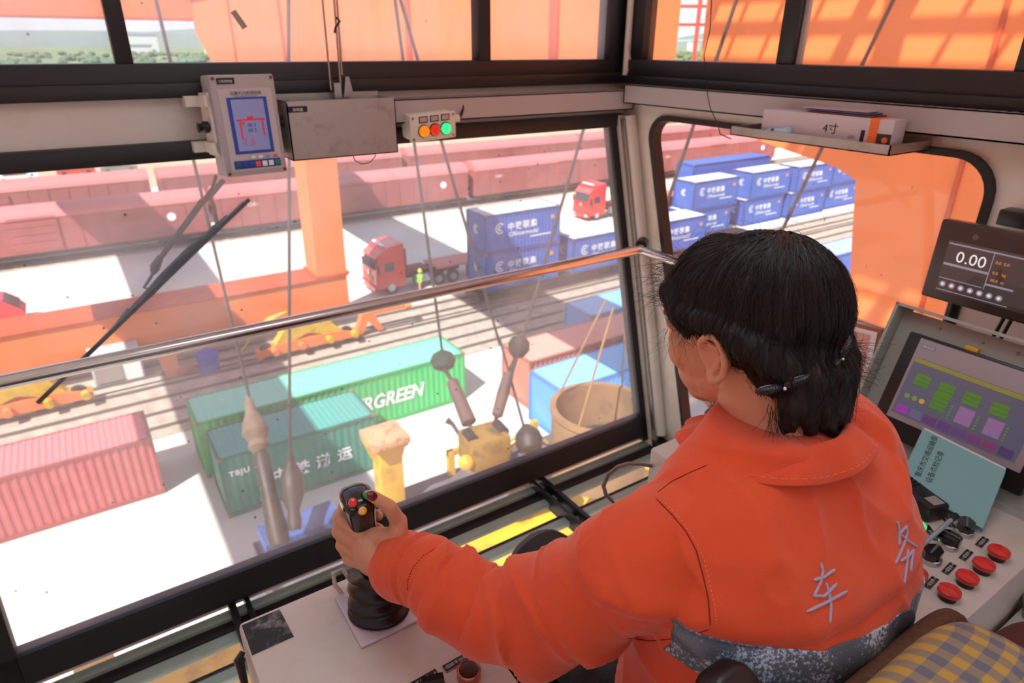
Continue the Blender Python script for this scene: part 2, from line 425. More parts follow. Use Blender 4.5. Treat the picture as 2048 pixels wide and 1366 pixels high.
# far leg with its sill beam and wheel bogies
t = thing('crane_leg', 'orange box leg of the crane standing on the far sill beam', 'crane leg', (11.9,38.6,-11.3))
obj('column', MB().prism([(10.95,37.6,-11.3),(12.75,37.6,-11.3),(12.92,37.6,-.34),(11.1,37.6,-.34)], (0,2.2,0)), m_orange, t, world=True)
obj('flange', MB().box((10.8,37.45,-11.39),(12.9,40,-11.28)), m_orange_dk, t, world=True)
sb = thing('sill_beam', 'long orange sill beam lying under the far leg', 'beam', (0,38.6,-13.3))
obj('box_section', MB().box((-34,37.5,-13.3),(12.7,39.9,-11.42)), m_orange, sb, world=True)
sm_ = MB().box((-34,37.35,-13.42),(12.8,40.05,-13.3)); sm_.box((-34,37.4,-11.46),(12.8,40,-11.4))
obj('flange', sm_, m_orange_dk, sb, world=True)
obj('hanger', MB().box((1.6,37.6,-14.1),(2.5,38.8,-13.4)), m_orange, sb, world=True)
# long travel bogies
def bogie(x, y, label):
    t = thing('wheel_bogie', label, 'bogie', (x,y,GZ))
    b = MB().prism([(x-2.9,y-.35,GZ+.45),(x+2.9,y-.35,GZ+.45),(x+2.9,y-.35,GZ+.75),(x+1.6,y-.35,GZ+1.05),(x-1.6,y-.35,GZ+1.05),(x-2.9,y-.35,GZ+.75)], (0,.7,0))
    obj('equaliser', b, m_orange, t, world=True)
    br = MB().prism([(x-1.9,y-.3,GZ+1.0),(x-1.2,y-.3,GZ+1.9),(x+1.2,y-.3,GZ+1.9),(x+1.9,y-.3,GZ+1.0),(x+1.0,y-.3,GZ+1.0),(x,y-.3,GZ+1.35),(x-1.0,y-.3,GZ+1.0)], (0,.6,0))
    obj('bracket', br, m_yel, t, world=True)
    for dx in (-2.3,-.8,.8,2.3):
        obj('wheel', MB().cyl((x+dx,y-.2,GZ+.63),(x+dx,y+.2,GZ+.63),.42,20), m_dkmetal, t, world=True)
        obj('motor', MB().cyl((x+dx+.3,y-.75,GZ+.75),(x+dx+.3,y-.35,GZ+.75),.2,12), m_orange if dx < 0 else m_yel, t, world=True)
bogie(9.2, 35.0, 'orange and yellow wheel bogie on the crane rail above the bright green container')
bogie(-4.4, 35.0, 'orange and yellow wheel bogie above the red container at the left edge')
t = thing('buffer_arm', 'orange buffer arm with a pale tip at the right end of the wheel bogie', 'buffer arm', (13.2,35.6,GZ))
obj('post', MB().prism([(12.2,35.3,GZ+.2),(12.7,35.3,GZ+1.5),(13.3,35.3,GZ+1.5),(14.0,35.3,GZ+.2),(13.6,35.3,GZ+.2),(13.0,35.3,GZ+1.0),(12.6,35.3,GZ+.2)], (0,.5,0)), m_orange, t, world=True)
obj('arm', MB().bar((13.0,35.5,GZ+1.4),(15.6,35.5,GZ+1.4),.28,.28), m_orange, t, world=True)
obj('tip', MB().cyl((15.5,35.5,GZ+1.4),(15.9,35.5,GZ+1.4),.22,12), m_orangeplate, t, world=True)
t = thing('festoon_cable', 'yellow coiled cable loops hanging above the wheel bogie', 'cable', (6.4,35.5,GZ+.8))
for k in range(9):
    pts = [(5.6+.12*k, 35.2+.05*k, GZ+.9+.25*k*.4), (6.2+.14*k, 35.3+.05*k, GZ+1.5+.1*k), (7.6+.1*k, 35.5, GZ+2.3+.03*k)]
    obj('loop', MB().tube(pts, .05, 6), m_yel, t, world=True)
# small plant under the sill beam
t = thing('electric_cabinet', 'white and grey electrical cabinet below the sill beam near the wiper foot', 'cabinet', (-.2,37,GZ))
obj('cabinet_body', MB().box((-1.4,36.4,GZ),(.9,37.6,GZ+1.9), ch=.03), mat('cab_grey',(190,196,200),.6), t, world=True)
obj('door', MB().box((.05,36.35,GZ+.2),(.8,36.4,GZ+1.75)), m_wht, t, world=True)
obj('side_vent', MB().box((-1.3,36.36,GZ+.3),(-.1,36.4,GZ+1.6)), mat('vent_brown',(160,150,140),.7), t, world=True)
t = thing('blue_drum', 'small blue drum box beside the orange hanger under the sill beam', 'drum', (3.9,36.4,GZ))
obj('shell', MB().lathe([(.5,0),(.55,.05),(.55,.5),(.52,.55),(.55,.6),(.55,1.05),(.5,1.1)], (3.9,35.55,GZ)), mat('drum_blue',(40,90,190),.5), t, world=True)
obj('lid', MB().cyl((3.9,35.55,GZ+1.1),(3.9,35.55,GZ+1.14),.5,20), mat('drum_blue',(40,90,190),.5), t, world=True)
t = thing('guide_bracket', 'orange bracket with rail clamp hanging from the sill beam', 'bracket', (2.1,36.2,GZ))
b = MB().box((1.7,35.9,GZ+.5),(2.5,36.7,GZ+1.6)); b.box((1.8,35.7,GZ),(2.4,36.0,GZ+.6)); obj('upright', b, m_orange, t, world=True)
obj('clamp', MB().box((2.3,35.6,GZ+.15),(3.2,35.85,GZ+.42)), m_orange_dk, t, world=True)

# right hand girder seen through the upper front windows and the far cross beam
t = thing('main_girder', 'large orange main girder with stiffener seams seen through the upper front windows', 'girder', (12,36,0))
obj('box_section', MB().prism([(11,12.2,-.1),(11,58,-.25),(11,63.35,2.2),(11,63.35,4.7),(11,12.2,4.7)], (1.8,0,0)), m_orange, t, world=True)
s = MB()
for y in (14.5,18,23,30,38.5,50.0): s.box((10.93,y,-.1),(11.0,y+.35,4.6))
obj('stiffener', s, m_orange_dk, t, world=True)
s = MB().box((10.7,12.2,4.7),(13.1,63.35,4.8)); s.box((10.7,12.2,-.3),(13.1,58,-.15)); obj('flange', s, m_orange_dk, t, world=True)
t = thing('cross_beam', 'far orange cross beam joining the girders above the horizon', 'beam', (0,64.5,3))
obj('box_section', MB().box((-30,63.5,3.15),(12.8,66,5.1)), m_orange, t, world=True)
s = MB().box((-30,63.4,3.1),(12.8,66.1,3.2)); obj('flange', s, m_orange_dk, t, world=True)
# left girder (out of the frame to the left, its shadow crosses the yard)
t = thing('main_girder', 'left main girder out of the frame, its shadow crosses the containers', 'girder', (-6.7,30,0))
obj('box_section', MB().box((-8.4,-30,-.2),(-5.6,63.3,4.4)), m_orange, t, world=True)

# near leg wall on the right
t = thing('crane_leg', 'huge orange plate leg wall seen through the right-hand windows', 'crane leg', (9,3,GZ))
poly = [(8,7.2,6.5),(8,7.12,.9),(8,6.2,.35),(8,4.75,.12),(8,4.45,0),(8,4.42,-.2),(8,4.08,-2.2),(8,3.4,GZ),(8,-5,GZ),(8,-12,6.5)]
obj('plate', MB().prism(poly, (1.6,0,0)), m_orange, t, world=True)
s = MB()
for y in (-1.5,.4,2.2,3.3): s.box((7.97,y,-3),(8,y+.05,6))
obj('weld_seam', s, m_orange_dk, t, world=True)
# trolley lattice above the right side
t = thing('trolley_lattice', 'orange walkway lattice above the cab, casting the grid shadow on the leg wall', 'lattice', (5,2,5))
l = MB()
for i in range(26): l.bar((2.65,-5.5+i*.56,5.6),(7.8,-5.5+i*.56,5.6),.06 if i % 4 else .2,.05)
for x, w_ in ((2.7,.08),(2.9,.08),(3.2,.1),(4.99,.06),(5.26,.17),(5.5,.06),(5.78,.06),(6.7,.22),(7.8,.22)): l.bar((x,-6,5.7),(x,9,5.7),w_*.7,.03)
for i in range(4): l.bar((2.65,-5.5+i*3.6,5.65),(7.8,-3.0+i*3.6,5.65),.3,.2)
obj('grid', l, m_orange, t, world=True)
t = thing('shade_platform', 'unseen platform added over the cab roof to shade the cab and leg wall', 'platform', (0,1,3.4))  # invented structure out of view, added to keep sun off cab and leg wall
obj('deck', MB().box((-2.2,-3.6,3.6),(2.4,1.4,3.8)), mat('platform_grey',(150,152,154),.6), t, world=True)
obj('shade_deck', MB().prism([(1.0,-7,6.42),(4.0,-7,6.42),(4.0,3.0,6.42),(2.8,3.0,6.42),(2.8,.5,6.42),(1.0,.5,6.42)], (0,0,.1)), m_orange, t, world=True)  # added occluder that keeps the lower leg wall in shade
obj('shade_block', MB().box((-1.8,-3.3,3.8),(1.6,.4,5.6)), mat('platform_grey',(150,152,154),.6), t, world=True)
# stair frame seen in the gap
t = thing('access_stair_frame', 'thin red stair frame seen in the narrow gap of the upper side window', 'stair frame', (26,24,-2))
s = MB()
for (x,y) in ((27,24.5),(28.3,23.5)): s.bar((x,y,.1),(x,y,8),.2,.2)
for z in (.25,2.4,3.2): s.bar((26,25.5,z),(30,22.2,z),.16,.14)
obj('bars', s, mat('stair_red',(190,70,60),.6), t, world=True)

# ---- ropes and their fittings (hoist ropes between trolley and spreader)
def rope_thing(p, q, label, r=.021, sag=0):
    n = 14; pts = [p.lerp(q, i/n)-Vector((0,0,sag*math.sin(PI*i/n))) for i in range(n+1)]
    return props(obj('hoist_rope', MB().tube(pts, r, 7), m_rope), label, 'rope', 'hoist ropes')
def ext(u0, v0, t0, u1, v1, t1, k):      # rope through two sight points, prolonged upward by factor k
    a = atd(u0, v0, t0); b = atd(u1, v1, t1); return a+(a-b)*k, b
ropes = [
 ((312,0,7.5),(500,800,9.6),.25,'hoist rope leaving the top left window and ending at the tan pulley block'),
 ((577,0,7.5),(580,960,9.2),.25,'vertical hoist rope crossing the front of the orange leg'),
 ((790,0,8),(884,700,10.),.25,'hoist rope passing left of the red truck to the round weight'),
 ((850,170,8),(1000,690,10.2),.3,'hoist rope crossing the upper blue container pair'),
 ((1168,255,8),(1012,790,9.4),.4,'slanting hoist rope right of the blue pair down to the yellow block'),
 ((1432,120,7),(1312,470,8),.6,'hoist rope at the left of the side window'),
 ((1700,180,7),(1560,470,8),.6,'hoist rope in front of the stacked blue containers'),
 ((1000,680,10.2),(1052,870,9.2),0,'short rope continuing to the dark shackle beside the yellow block'),
]
for a, b, k, lb in ropes:
    p, q = ext(*a, *b, k); rope_thing(p, q, lb)
def fitting(name, u, v, t, u2, v2, t2, prof, m, label, cat):
    a = atd(u, v, t); b = atd(u2, v2, t2); L = (b-a).length
    th = thing(name, label, cat, tuple(b))
    obj('body', MB().lathe([(r, h*L) for r, h in prof], a, b-a, 16), m, th, world=True)
    return th, a, b
m_tan = mat('tan_wrapped_block', (112,94,78), .8, noise_amt=.3, noise_scale=6)
th, a, b = fitting('pulley_block', 495,790,9.6, 520,905,9.3, [(.02,0),(.06,.1),(.08,.3),(.16,.5),(.19,.65),(.12,.8),(.15,.9),(.08,1)], m_tan, 'tan wrapped pulley block hanging over the dark green container', 'pulley block')
th, a, b = fitting('rope_socket', 520,900,9.3, 560,1090,8.9, [(.07,0),(.12,.08),(.11,.5),(.15,.85),(.13,1)], m_dkmetal, 'long greasy rope socket below the tan pulley block', 'rope socket')
for k in range(5):
    c = a.lerp(b, .15+.17*k); obj('bolt', MB().sphere(c+Vector((-.1,-.05,0)), .035), m_dkmetal, th, world=True)
fitting('rope_socket', 580,905,9.2, 590,1060,8.9, [(.03,0),(.06,.12),(.15,.3),(.16,.55),(.08,.75),(.1,.9),(.08,1)], m_dkmetal, 'shorter greasy rope socket under the vertical rope', 'rope socket')
fitting('rope_weight', 884,700,10., 888,742,9.9, [(.03,0),(.15,.2),(.2,.5),(.15,.85),(.04,1)], mat('green_black',(28,56,48),.6), 'round dark weight over the end of the bright green container', 'weight')
th, a, b = fitting('turnbuckle', 903,760,9.7, 940,850,9.3, [(.03,0),(.09,.04),(.1,.5),(.11,.95),(.03,1)], mat('brown_buckle',(92,70,64),.7,noise_amt=.2), 'long brown turnbuckle above the left side of the yellow block', 'turnbuckle')
obj('link', MB().tube([atd(889,738,9.85), a, b, atd(950,878,9.15)], .03, 8), m_dkmetal, th, world=True)
th, a, b = fitting('turnbuckle', 1018,745,9.6, 993,835,9.3, [(.03,0),(.08,.04),(.09,.5),(.08,.95),(.03,1)], mat('brown_buckle',(92,70,64),.7), 'brown turnbuckle leaning right above the yellow block', 'turnbuckle')
obj('link', MB().tube([atd(1032,712,9.65), a, b, atd(985,868,9.15)], .03, 8), m_dkmetal, th, world=True)
fitting('rope_weight', 1045,672,9.7, 1030,715,9.6, [(.05,0),(.14,.2),(.17,.5),(.12,.85),(.04,1)], m_dkmetal, 'dark weight where two ropes cross above the faded pink container', 'weight')
fitting('shackle', 1052,850,9.2, 1062,905,9., [(.05,0),(.17,.3),(.2,.6),(.16,.9),(.05,1)], m_dkmetal, 'dark round shackle left of the light blue container', 'shackle')
t = thing('load_hose', 'thin curved black hose sticking out left of the yellow block', 'hose', tuple(atd(930,890,9.2)))
obj('tube', MB().tube([atd(893,840,9.4),atd(905,848,9.4),atd(918,868,9.3),atd(932,890,9.2)], [.05,.03,.025,.025], 8), m_rope, t, world=True)

# ---- spreader under the cab
SZ = -5.5
t = thing('spreader_frame', 'yellow and grey container spreader hanging right under the cab', 'spreader', (5,7.5,SZ-1))
obj('main_beam', MB().box((1.05,7.5,SZ-.75),(11.5,8.75,SZ)), m_deck, t, world=True)
obj('side_beam', MB().box((-3.5,6.25,SZ-.9),(11.5,7.35,SZ-.25)), m_yel, t, world=True)
obj('side_beam', MB().box((-3.5,4.7,SZ-.9),(11.5,5.2,SZ-.25)), m_yel, t, world=True)
for x in (-1.4,2.2,3.5,5.3,7.6): obj('cross_member', MB().box((x,4.9,SZ-.8),(x+.45,8.0,SZ-.3)), m_yel if x != 2.2 else m_deck, t, world=True)
obj('deck_plate', MB().box((-3.2,5.3,SZ-1.0),(.2,6.2,SZ-.9)), mat('purple_plate',(120,86,110),.7,noise_amt=.3), t, world=True)
obj('end_box', MB().box((1.15,8.2,SZ),(2.3,8.72,SZ+.3)), mat('spreader_blue',(60,90,150),.6,noise_amt=.3), t, world=True)
b = MB()
for x in (3.1,4.4,6.2): b.box((x,8.6,SZ),(x+.12,8.7,SZ+.5)); 
for x in (3.1,4.4): b.box((x,8.62,SZ+.38),(x+.3,8.68,SZ+.5))
obj('guard_hook', b, m_yel, t, world=True)
b = MB(); b.tube([(4.9,8.4,SZ+.15),(6.2,8.55,SZ+.3)], .05, 8); b.tube([(4.9,8.3,SZ+.3),(6.0,8.5,SZ+.5),(6.4,8.4,SZ+.1)], .03, 8)
obj('hydraulic_pipe', b, m_yel, t, world=True)
p0 = atd(775,868,10.2); 
M = Matrix.Translation(p0)
gp_ = obj('guide_post', MB().box((-.19,-.08,-3.5),(.19,.28,-.12), M, ch=.02), m_yel, t, label='tall yellow guide post', world=True)
obj('gusset', MB().prism([(-.34,0,-.12),(.34,0,-.12),(.22,0,-.5),(-.22,0,-.5)], (0,.3,0)).xf(M), m_yel, gp_, world=True)
obj('top_plate', MB().box((-.33,-.24,-.12),(.28,.36,0), M, ch=.015), m_rust, gp_, world=True)
t = thing('hook_block', 'oily yellow hook block where the two turnbuckles meet', 'hook block', tuple(atd(960,905,9.0)))
p0 = atd(962,880,9.1); M = Matrix.Translation(p0) @ Matrix.Rotation(-.1,4,'Z')
m_oily = mat('oily_yellow',(150,118,50),.5,noise_amt=.4,noise_scale=3,stain=(50,46,42),stain_amt=.9,stain_scale=3)
obj('housing', MB().box((-.26,-.25,-.35),(.36,.25,.12), M, ch=.06), m_oily, t, world=True)
for x in (-.16,.3): obj('sheave_lug', MB().cyl(M@Vector((x,-.12,.1)), M@Vector((x,.12,.1)), .08, 18), m_dkmetal, t, world=True)
obj('lamp', MB().sphere(M@Vector((-.32,-.2,-.15)), .11), m_yel, t, world=True)
t = thing('cable_basket', 'round brown and yellow cable basket low beside the corner post', 'cable basket', tuple(atd(1180,860,8.6)))
p0 = atd(1200,845,8.9); M = Matrix.Translation(p0)
m_bask = mat('basket_brown',(150,120,84),.7,noise_amt=.35,noise_scale=2,stain=(96,80,70),stain_amt=.7,stain_scale=2)
obj('drum_wall', MB().lathe([(.62,-.8),(.66,-.7),(.66,.18),(.69,.2),(.69,.26),(.61,.26),(.61,-.75)], p0, (0,0,1), 36, cap=False), m_bask, t, world=True)
obj('floor_disc', MB().cyl(p0+Vector((0,0,-.75)), p0+Vector((0,0,-.7)), .62, 36), m_bask, t, world=True)
for k in range(4):
    obj('cable_coil', MB().tube([p0+Vector((math.cos(a)*(.53-.03*k), math.sin(a)*(.53-.03*k), -.55+.06*k+.02*math.sin(3*a))) for a in [2*PI*i/30 for i in range(30)]], .05, 8, closed=True), m_dkmetal, t, world=True)
fr = MB()
for a0 in (0,1,2,3): 
    a = a0*PI/2+.4; fr.tube([p0+Vector((math.cos(a)*.66, math.sin(a)*.66, .2)), p0+Vector((math.cos(a)*.2+.2, math.sin(a)*.2, 1.7))], .014, 8)
obj('sling', fr, m_bask, t, world=True)

# ---- red tractor truck
def truck(loc, label, cabred, rz=0, stackc=None):
    t = thing('tractor_truck', label, 'truck', loc, rz)
    mr = mat('truck_red', (212,42,40), .3, coat=.5); md = m_dkmetal
    prof = [(0,.55),(0,1.3),(.08,2.0),(.28,2.75),(.62,3.2),(1.1,3.5),(2.2,3.62),(2.25,.55)]
    obj('cab', MB().prism([(x,0,z) for x,z in prof], (0,2.45,0)), mr, t)
    obj('windscreen', MB().prism([(-.015,.18,1.95),(.225,.18,2.72),(.225,2.27,2.72),(-.015,2.27,1.95)], (.04,0,0)), m_glassdk, t)
    obj('sun_visor', MB().prism([(.1,.1,2.74),(.55,.1,3.1),(.55,2.35,3.1),(.1,2.35,2.74)], (0,0,.08)), mat('visor_white',(220,90,90),.4), t)
    obj('grille', MB().box((-.03,.45,1.0),(.02,2.0,1.45)), mat('grille_grey',(150,60,56),.4), t)
    obj('badge', MB().cyl((-.05,1.22,1.6),(0,1.22,1.6),.16,16), mat('chrome',(220,220,224),.15,1.), t)
    b = obj('bumper', MB().box((-.12,-.02,.35),(.25,2.47,.85), ch=.06), mr, t)
    for y in (.25, 2.2): obj('headlamp', MB().box((-.16,y-.2,.5),(-.1,y+.2,.7), ch=.02), m_wht, b)
    for y in (-.02, 2.43):
        d = obj('door', MB().box((.55,y,.8),(1.55,y+.05,2.55)), mr, t)
        obj('side_window', MB().box((.68,y-.01,1.75),(1.42,y+.06,2.4)), m_glassdk, d)
    for y in (-.25, 2.5): obj('mirror', MB().box((.1,y,1.7),(.22,y+.2,2.35), ch=.03), md, t)
    obj('roof_lamp', MB().box((.75,.4,3.5),(.95,2.05,3.6)), m_wht, t)
    obj('chassis', MB().box((1.9,.75,.75),(7.0,1.7,1.05)), md, t)
    obj('fuel_tank', MB().cyl((3.0,.32,.75),(4.2,.32,.75),.34,16), mat('tank_grey',(150,154,160),.4,.5), t)
    obj('rear_deck', MB().box((2.5,.5,1.05),(4.4,1.95,1.35), ch=.03), mat('deck_maroon',(120,30,44),.6), t)
    obj('fifth_wheel', MB().cyl((5.4,1.22,1.05),(5.4,1.22,1.2),.55,20), md, t)
    obj('air_stack', MB().box((2.45,.9,1.3),(2.8,1.4,2.9), ch=.05), mat('deck_maroon',(120,30,44),.6), t)
    for x in (1.15, 4.9, 6.1):
        for y in ((0.0,.3),(2.15,2.45)):
            w = obj('wheel', MB().lathe([(.3,0),(.5,.02),(.52,.08),(.52,.22),(.5,.28),(.3,.3)], (x,y[0],.52), (0,1,0), 22), m_rub, t)
            obj('hub', MB().cyl((x,y[0]-.02,.52),(x,y[0]+.32,.52),.27,16), mat('hub_grey',(190,190,190),.4,.6), w)
    obj('trailer_bed', MB().box((4.8,.1,1.2),(15.5,2.35,1.35)), mat('bed_pink',(206,120,110),.7), t)
    obj('trailer_leg', MB().box((7.5,.4,.1),(7.7,.6,1.2)), md, t)
    for x in (11.5,12.8,14.1):
        for y in (0.0, 2.15): obj('wheel', MB().lathe([(.3,0),(.5,.02),(.52,.08),(.52,.22),(.5,.28),(.3,.3)], (x,y,.52), (0,1,0), 18), m_rub, t)
    return t
truck((16.0,41.2,GZ), 'red tractor truck facing left right of the orange leg', True)
tt = truck((42.3,50.0,GZ), 'red tractor truck half hidden behind the corner post', True)
# red car at the left edge
t = thing('red_van', 'red van with a dark windscreen at the left edge above the sill beam', 'van', (-7,49,GZ))
obj('body', MB().prism([(-11,48.2,GZ+.3),(-4.6,48.2,GZ+.3),(-4.3,48.2,GZ+.9),(-4.6,48.2,GZ+1.3),(-5.3,48.2,GZ+1.9),(-6.0,48.2,GZ+2.2),(-11,48.2,GZ+2.3)], (0,2,0)), mat('van_red',(208,40,56),.3,coat=.5), t, world=True)
obj('windscreen', MB().prism([(-4.55,48.3,GZ+1.3),(-5.25,48.3,GZ+1.88),(-5.25,50.1,GZ+1.88),(-4.55,50.1,GZ+1.3)], (.04,0,.04)), m_glassdk, t, world=True)
for x in (-9.6,-5.6):
    for y in (48.15,50.0): obj('wheel', MB().cyl((x,y,GZ+.34),(x,y+.2,GZ+.34),.34,16), m_rub, t, world=True)
# cars on the far red ground
def car(x, y, c, label):
    t = thing('parked_car', label, 'car', (x,y,GZ))
    obj('body', MB().prism([(x-2.2,y,GZ+.3),(x+2.2,y,GZ+.3),(x+2.2,y,GZ+.8),(x+1.3,y,GZ+.95),(x+.7,y,GZ+1.45),(x-1.0,y,GZ+1.45),(x-1.7,y,GZ+.95),(x-2.2,y,GZ+.85)], (0,1.8,0)), mat('car_%d_%d_%d'%c, c, .3), t, world=True)
    obj('window_band', MB().prism([(x-1.5,y-.02,GZ+.97),(x+1.2,y-.02,GZ+.97),(x+.65,y-.02,GZ+1.38),(x-.95,y-.02,GZ+1.38)], (0,1.84,0)), m_glassdk, t, world=True)
    for dx in (-1.4,1.4): obj('wheel', MB().cyl((x+dx,y-.05,GZ+.32),(x+dx,y+1.85,GZ+.32),.32,14), m_rub, t, world=True)
car(-5.8, 104, (235,235,238), 'white car parked beyond the trains at the left edge')
car(.6, 106, (200,60,60), 'red car parked beyond the trains next to the white car')
car(5.6, 105, (120,140,134), 'grey green car parked beyond the trains')
# tiny bystander in a lime vest beside the truck
def yard_worker(x, y):
    t = thing('person', 'person in a lime safety vest standing beside the red truck', 'person', (x,y,GZ))
    mv = mat('lime_vest',(130,230,60),.6); md = mat('navy_cloth',(40,46,66),.8); ms = mat('skin_far',(190,140,110),.6)
    b = MB()
    b.lathe([(.05,0),(.1,.05),(.15,.45),(.17,.9),(.19,1.0),(.17,1.2),(.21,1.4),(.12,1.5),(.06,1.53),(.06,1.58),(.1,1.62),(.12,1.72),(.09,1.82),(.02,1.85)], (x,y,GZ), (0,0,1), 14)
    for s in (-1,1): b.tube([(x,y+s*.2,GZ+1.4),(x-.03,y+s*.27,GZ+1.12),(x-.12,y+s*.25,GZ+.88)], [.06,.05,.04], 8)
    obj('body', b, ms, t, world=True)
    obj('vest', MB().lathe([(.2,.95),(.21,1.0),(.2,1.2),(.24,1.38),(.15,1.49),(.08,1.52)], (x,y,GZ), (0,0,1), 16), mv, t, world=True)
    f = MB()
    for s in (-1,1): f.tube([(x,y+s*.09,GZ+.02),(x+.02,y+s*.09,GZ+.5),(x,y+s*.08,GZ+.96)], [.07,.09,.12], 10)
    obj('trousers', f, md, t, world=True)
    obj('helmet', MB().lathe([(.17,1.72),(.14,1.74),(.13,1.82),(.08,1.89),(.01,1.9)], (x,y,GZ), (0,0,1), 16), mat('helmet_yellow',(226,220,60),.4), t, world=True)
yard_worker(18.9, 40.2)
# small bollards on the ground
for x, y in ((19.6,31.0),(22.8,30.6),(33.5,33.0),(30.0,30.4)):
    pass
# trees and buildings far away
m_tree = mat('hazy_tree_green', (104,132,96), .95, noise_amt=.4, noise_scale=.2)  # green lightened by distance haze in the colour itself
rnd = random.Random(3)
tl = MB()
for k in range(1500):
    y = 230+900*rnd.random()**1.3; x = rnd.uniform(-.2, 1.6)*y; r = rnd.uniform(2., 4.6)
    for q in range(2): tl.sphere((x+rnd.uniform(-1,1)*r,y+rnd.uniform(-1,1)*r,GZ+r*rnd.uniform(.3,.8)), r*rnd.uniform(.6,1), 6, 4, (1.3,1.2,rnd.uniform(.6,1.)))
props(obj('treeline', tl, m_tree), 'low green trees on the far field below the horizon', 'trees', kind='stuff')
m_bld = mat('far_building', (226,226,228), .8)
for k in range(16):
    y = rnd.uniform(900,1700); x = rnd.choice((-.1,-.05,0.02,.08,.14,.2,.26,.95,1.1,1.2))*y+rnd.uniform(-30,30); w = rnd.uniform(15,45); h = rnd.uniform(10,26)
    b = MB().box((x,y,GZ),(x+w,y+12,GZ+h))
    t = thing('far_building', 'small pale building far away near the horizon', 'building', (x,y,GZ), group='pale buildings on the horizon')
    obj('wall', b, m_bld, t, world=True)
    obj('roof', MB().box((x-1,y-1,GZ+h),(x+w+1,y+13,GZ+h+1.5)), mat('far_roof',(150,170,190),.8), t, world=True)
t = thing('viaduct', 'long pale elevated road seen in the narrow gap of the upper side window', 'viaduct', (170,160,GZ))
obj('deck', MB().bar((60,225,-9),(420,120,-9),9,1.8), mat('viaduct_grey',(170,190,196),.8), t, world=True)
for k in range(12):
    p = Vector((60,225,0)).lerp(Vector((420,120,0)), (k+.5)/12); obj('pier', MB().box((p.x-1,p.y-1,GZ),(p.x+1,p.y+1,-9)), mat('viaduct_grey',(170,190,196),.8), t, world=True)

# ---------------------------------------------------------------- light
sun_d = bpy.data.lights.new('sun', 'SUN'); sun = bpy.data.objects.new('sun', sun_d); COL.objects.link(sun)
sun_d.energy = 6.2; sun_d.angle = math.radians(.6); sun_d.color = (1, .955, .89)
sd = Vector((1.78, .94, -2.6)).normalized()
sun.rotation_euler = sd.to_track_quat('-Z', 'Y').to_euler(); sun.location = (-20,-10,40)
w = bpy.data.worlds.new('sky'); SC.world = w; w.use_nodes = True; nt = w.node_tree
bg = nt.nodes['Background']; tcw = nt.nodes.new('ShaderNodeTexCoord'); sz = nt.nodes.new('ShaderNodeSeparateXYZ'); nt.links.new(tcw.outputs['Generated'], sz.inputs[0])
cr = nt.nodes.new('ShaderNodeValToRGB'); el = cr.color_ramp.elements       # hazy bright horizon under a blue sky
el[0].position = 0; el[0].color = (.86,.93,1.0,1); el[1].position = 1; el[1].color = (.16,.28,.52,1)
e = el.new(.06); e.color = (.84,.93,1.0,1); e = el.new(.25); e.color = (.42,.58,.82,1)
nw = nt.nodes.new('ShaderNodeTexNoise'); nw.inputs['Scale'].default_value = 5; nw.inputs['Detail'].default_value = 5; nt.links.new(tcw.outputs['Generated'], nw.inputs['Vector'])
mw = nt.nodes.new('ShaderNodeMapRange'); mw.inputs['From Min'].default_value = .5; mw.inputs['From Max'].default_value = .68; nt.links.new(nw.outputs['Fac'], mw.inputs['Value'])
mxw = nt.nodes.new('ShaderNodeMix'); mxw.data_type = 'RGBA'; mxw.inputs['B'].default_value = (.9,.92,.95,1)
nt.links.new(sz.outputs['Z'], cr.inputs[0]); nt.links.new(mw.outputs[0], mxw.inputs['Factor']); nt.links.new(cr.outputs[0], mxw.inputs['A']); nt.links.new(mxw.outputs['Result'], bg.inputs['Color'])
bg.inputs['Strength'].default_value = .95
SC.view_settings.view_transform = 'Standard'; SC.view_settings.look = 'None'; SC.view_settings.gamma = 1; SC.view_settings.use_curve_mapping = False
SC.view_settings.exposure = 0.45
SC.cycles.use_denoising = True
SC.cycles.max_bounces = 8; SC.cycles.transparent_max_bounces = 16; SC.cycles.sample_clamp_indirect = 6
# ================================================================ THE CAB
XR, YF = 1.79, 1.95
def gy(z): return 1.64 + (z-.137)*(.29/1.083)          # slanted front glass
m_cream = mat('cream_paint', (222,217,208), .5, noise_amt=.04, noise_scale=3, stain=(170,150,120), stain_amt=.35, stain_scale=4)
m_grey = mat('grey_duct_paint', (176,168,166), .5, noise_amt=.05, noise_scale=5)
m_blk = mat('black_frame', (26,24,26), .45, noise_amt=.2, noise_scale=6)
m_dkred = mat('dark_frame_red', (44,22,22), .45, noise_amt=.3, noise_scale=6, stain=(120,70,60), stain_amt=.7, stain_scale=7)
m_rubber = mat('black_rubber', (18,18,18), .55)
m_chrome = mat('brushed_chrome', (206,200,196), .22, 1., noise_amt=.06, noise_scale=30)
m_alu = mat('aluminium', (170,166,160), .35, .9)
m_inox = mat('stainless_sheet', (176,172,168), .45, .75, noise_amt=.06, noise_scale=4, stain=(120,104,84), stain_amt=.4, stain_scale=14)
m_cons = mat('console_paint', (206,196,188), .42, noise_amt=.03, noise_scale=10, stain=(186,160,134), stain_amt=.3, stain_scale=14)
m_black_pl = mat('black_plastic', (20,20,22), .35)
m_black_gl = mat('gloss_black', (14,14,16), .15, coat=.5)
m_redbtn = mat('red_button', (214,36,24), .3, coat=.4)
m_label = mat('black_label', (16,16,18), .5)
m_print = mat('white_print', (226,226,226), .6)
m_grate = mat('floor_guard_bar', (150,174,166), .55, noise_amt=.1, noise_scale=9)
m_slotlight = mat('slot_light_white', (246,236,240), .45, noise_amt=.06, noise_scale=5)  # outside brightness put into the bar colour
m_copper = mat('copper_wire', (190,96,60), .4, .3)

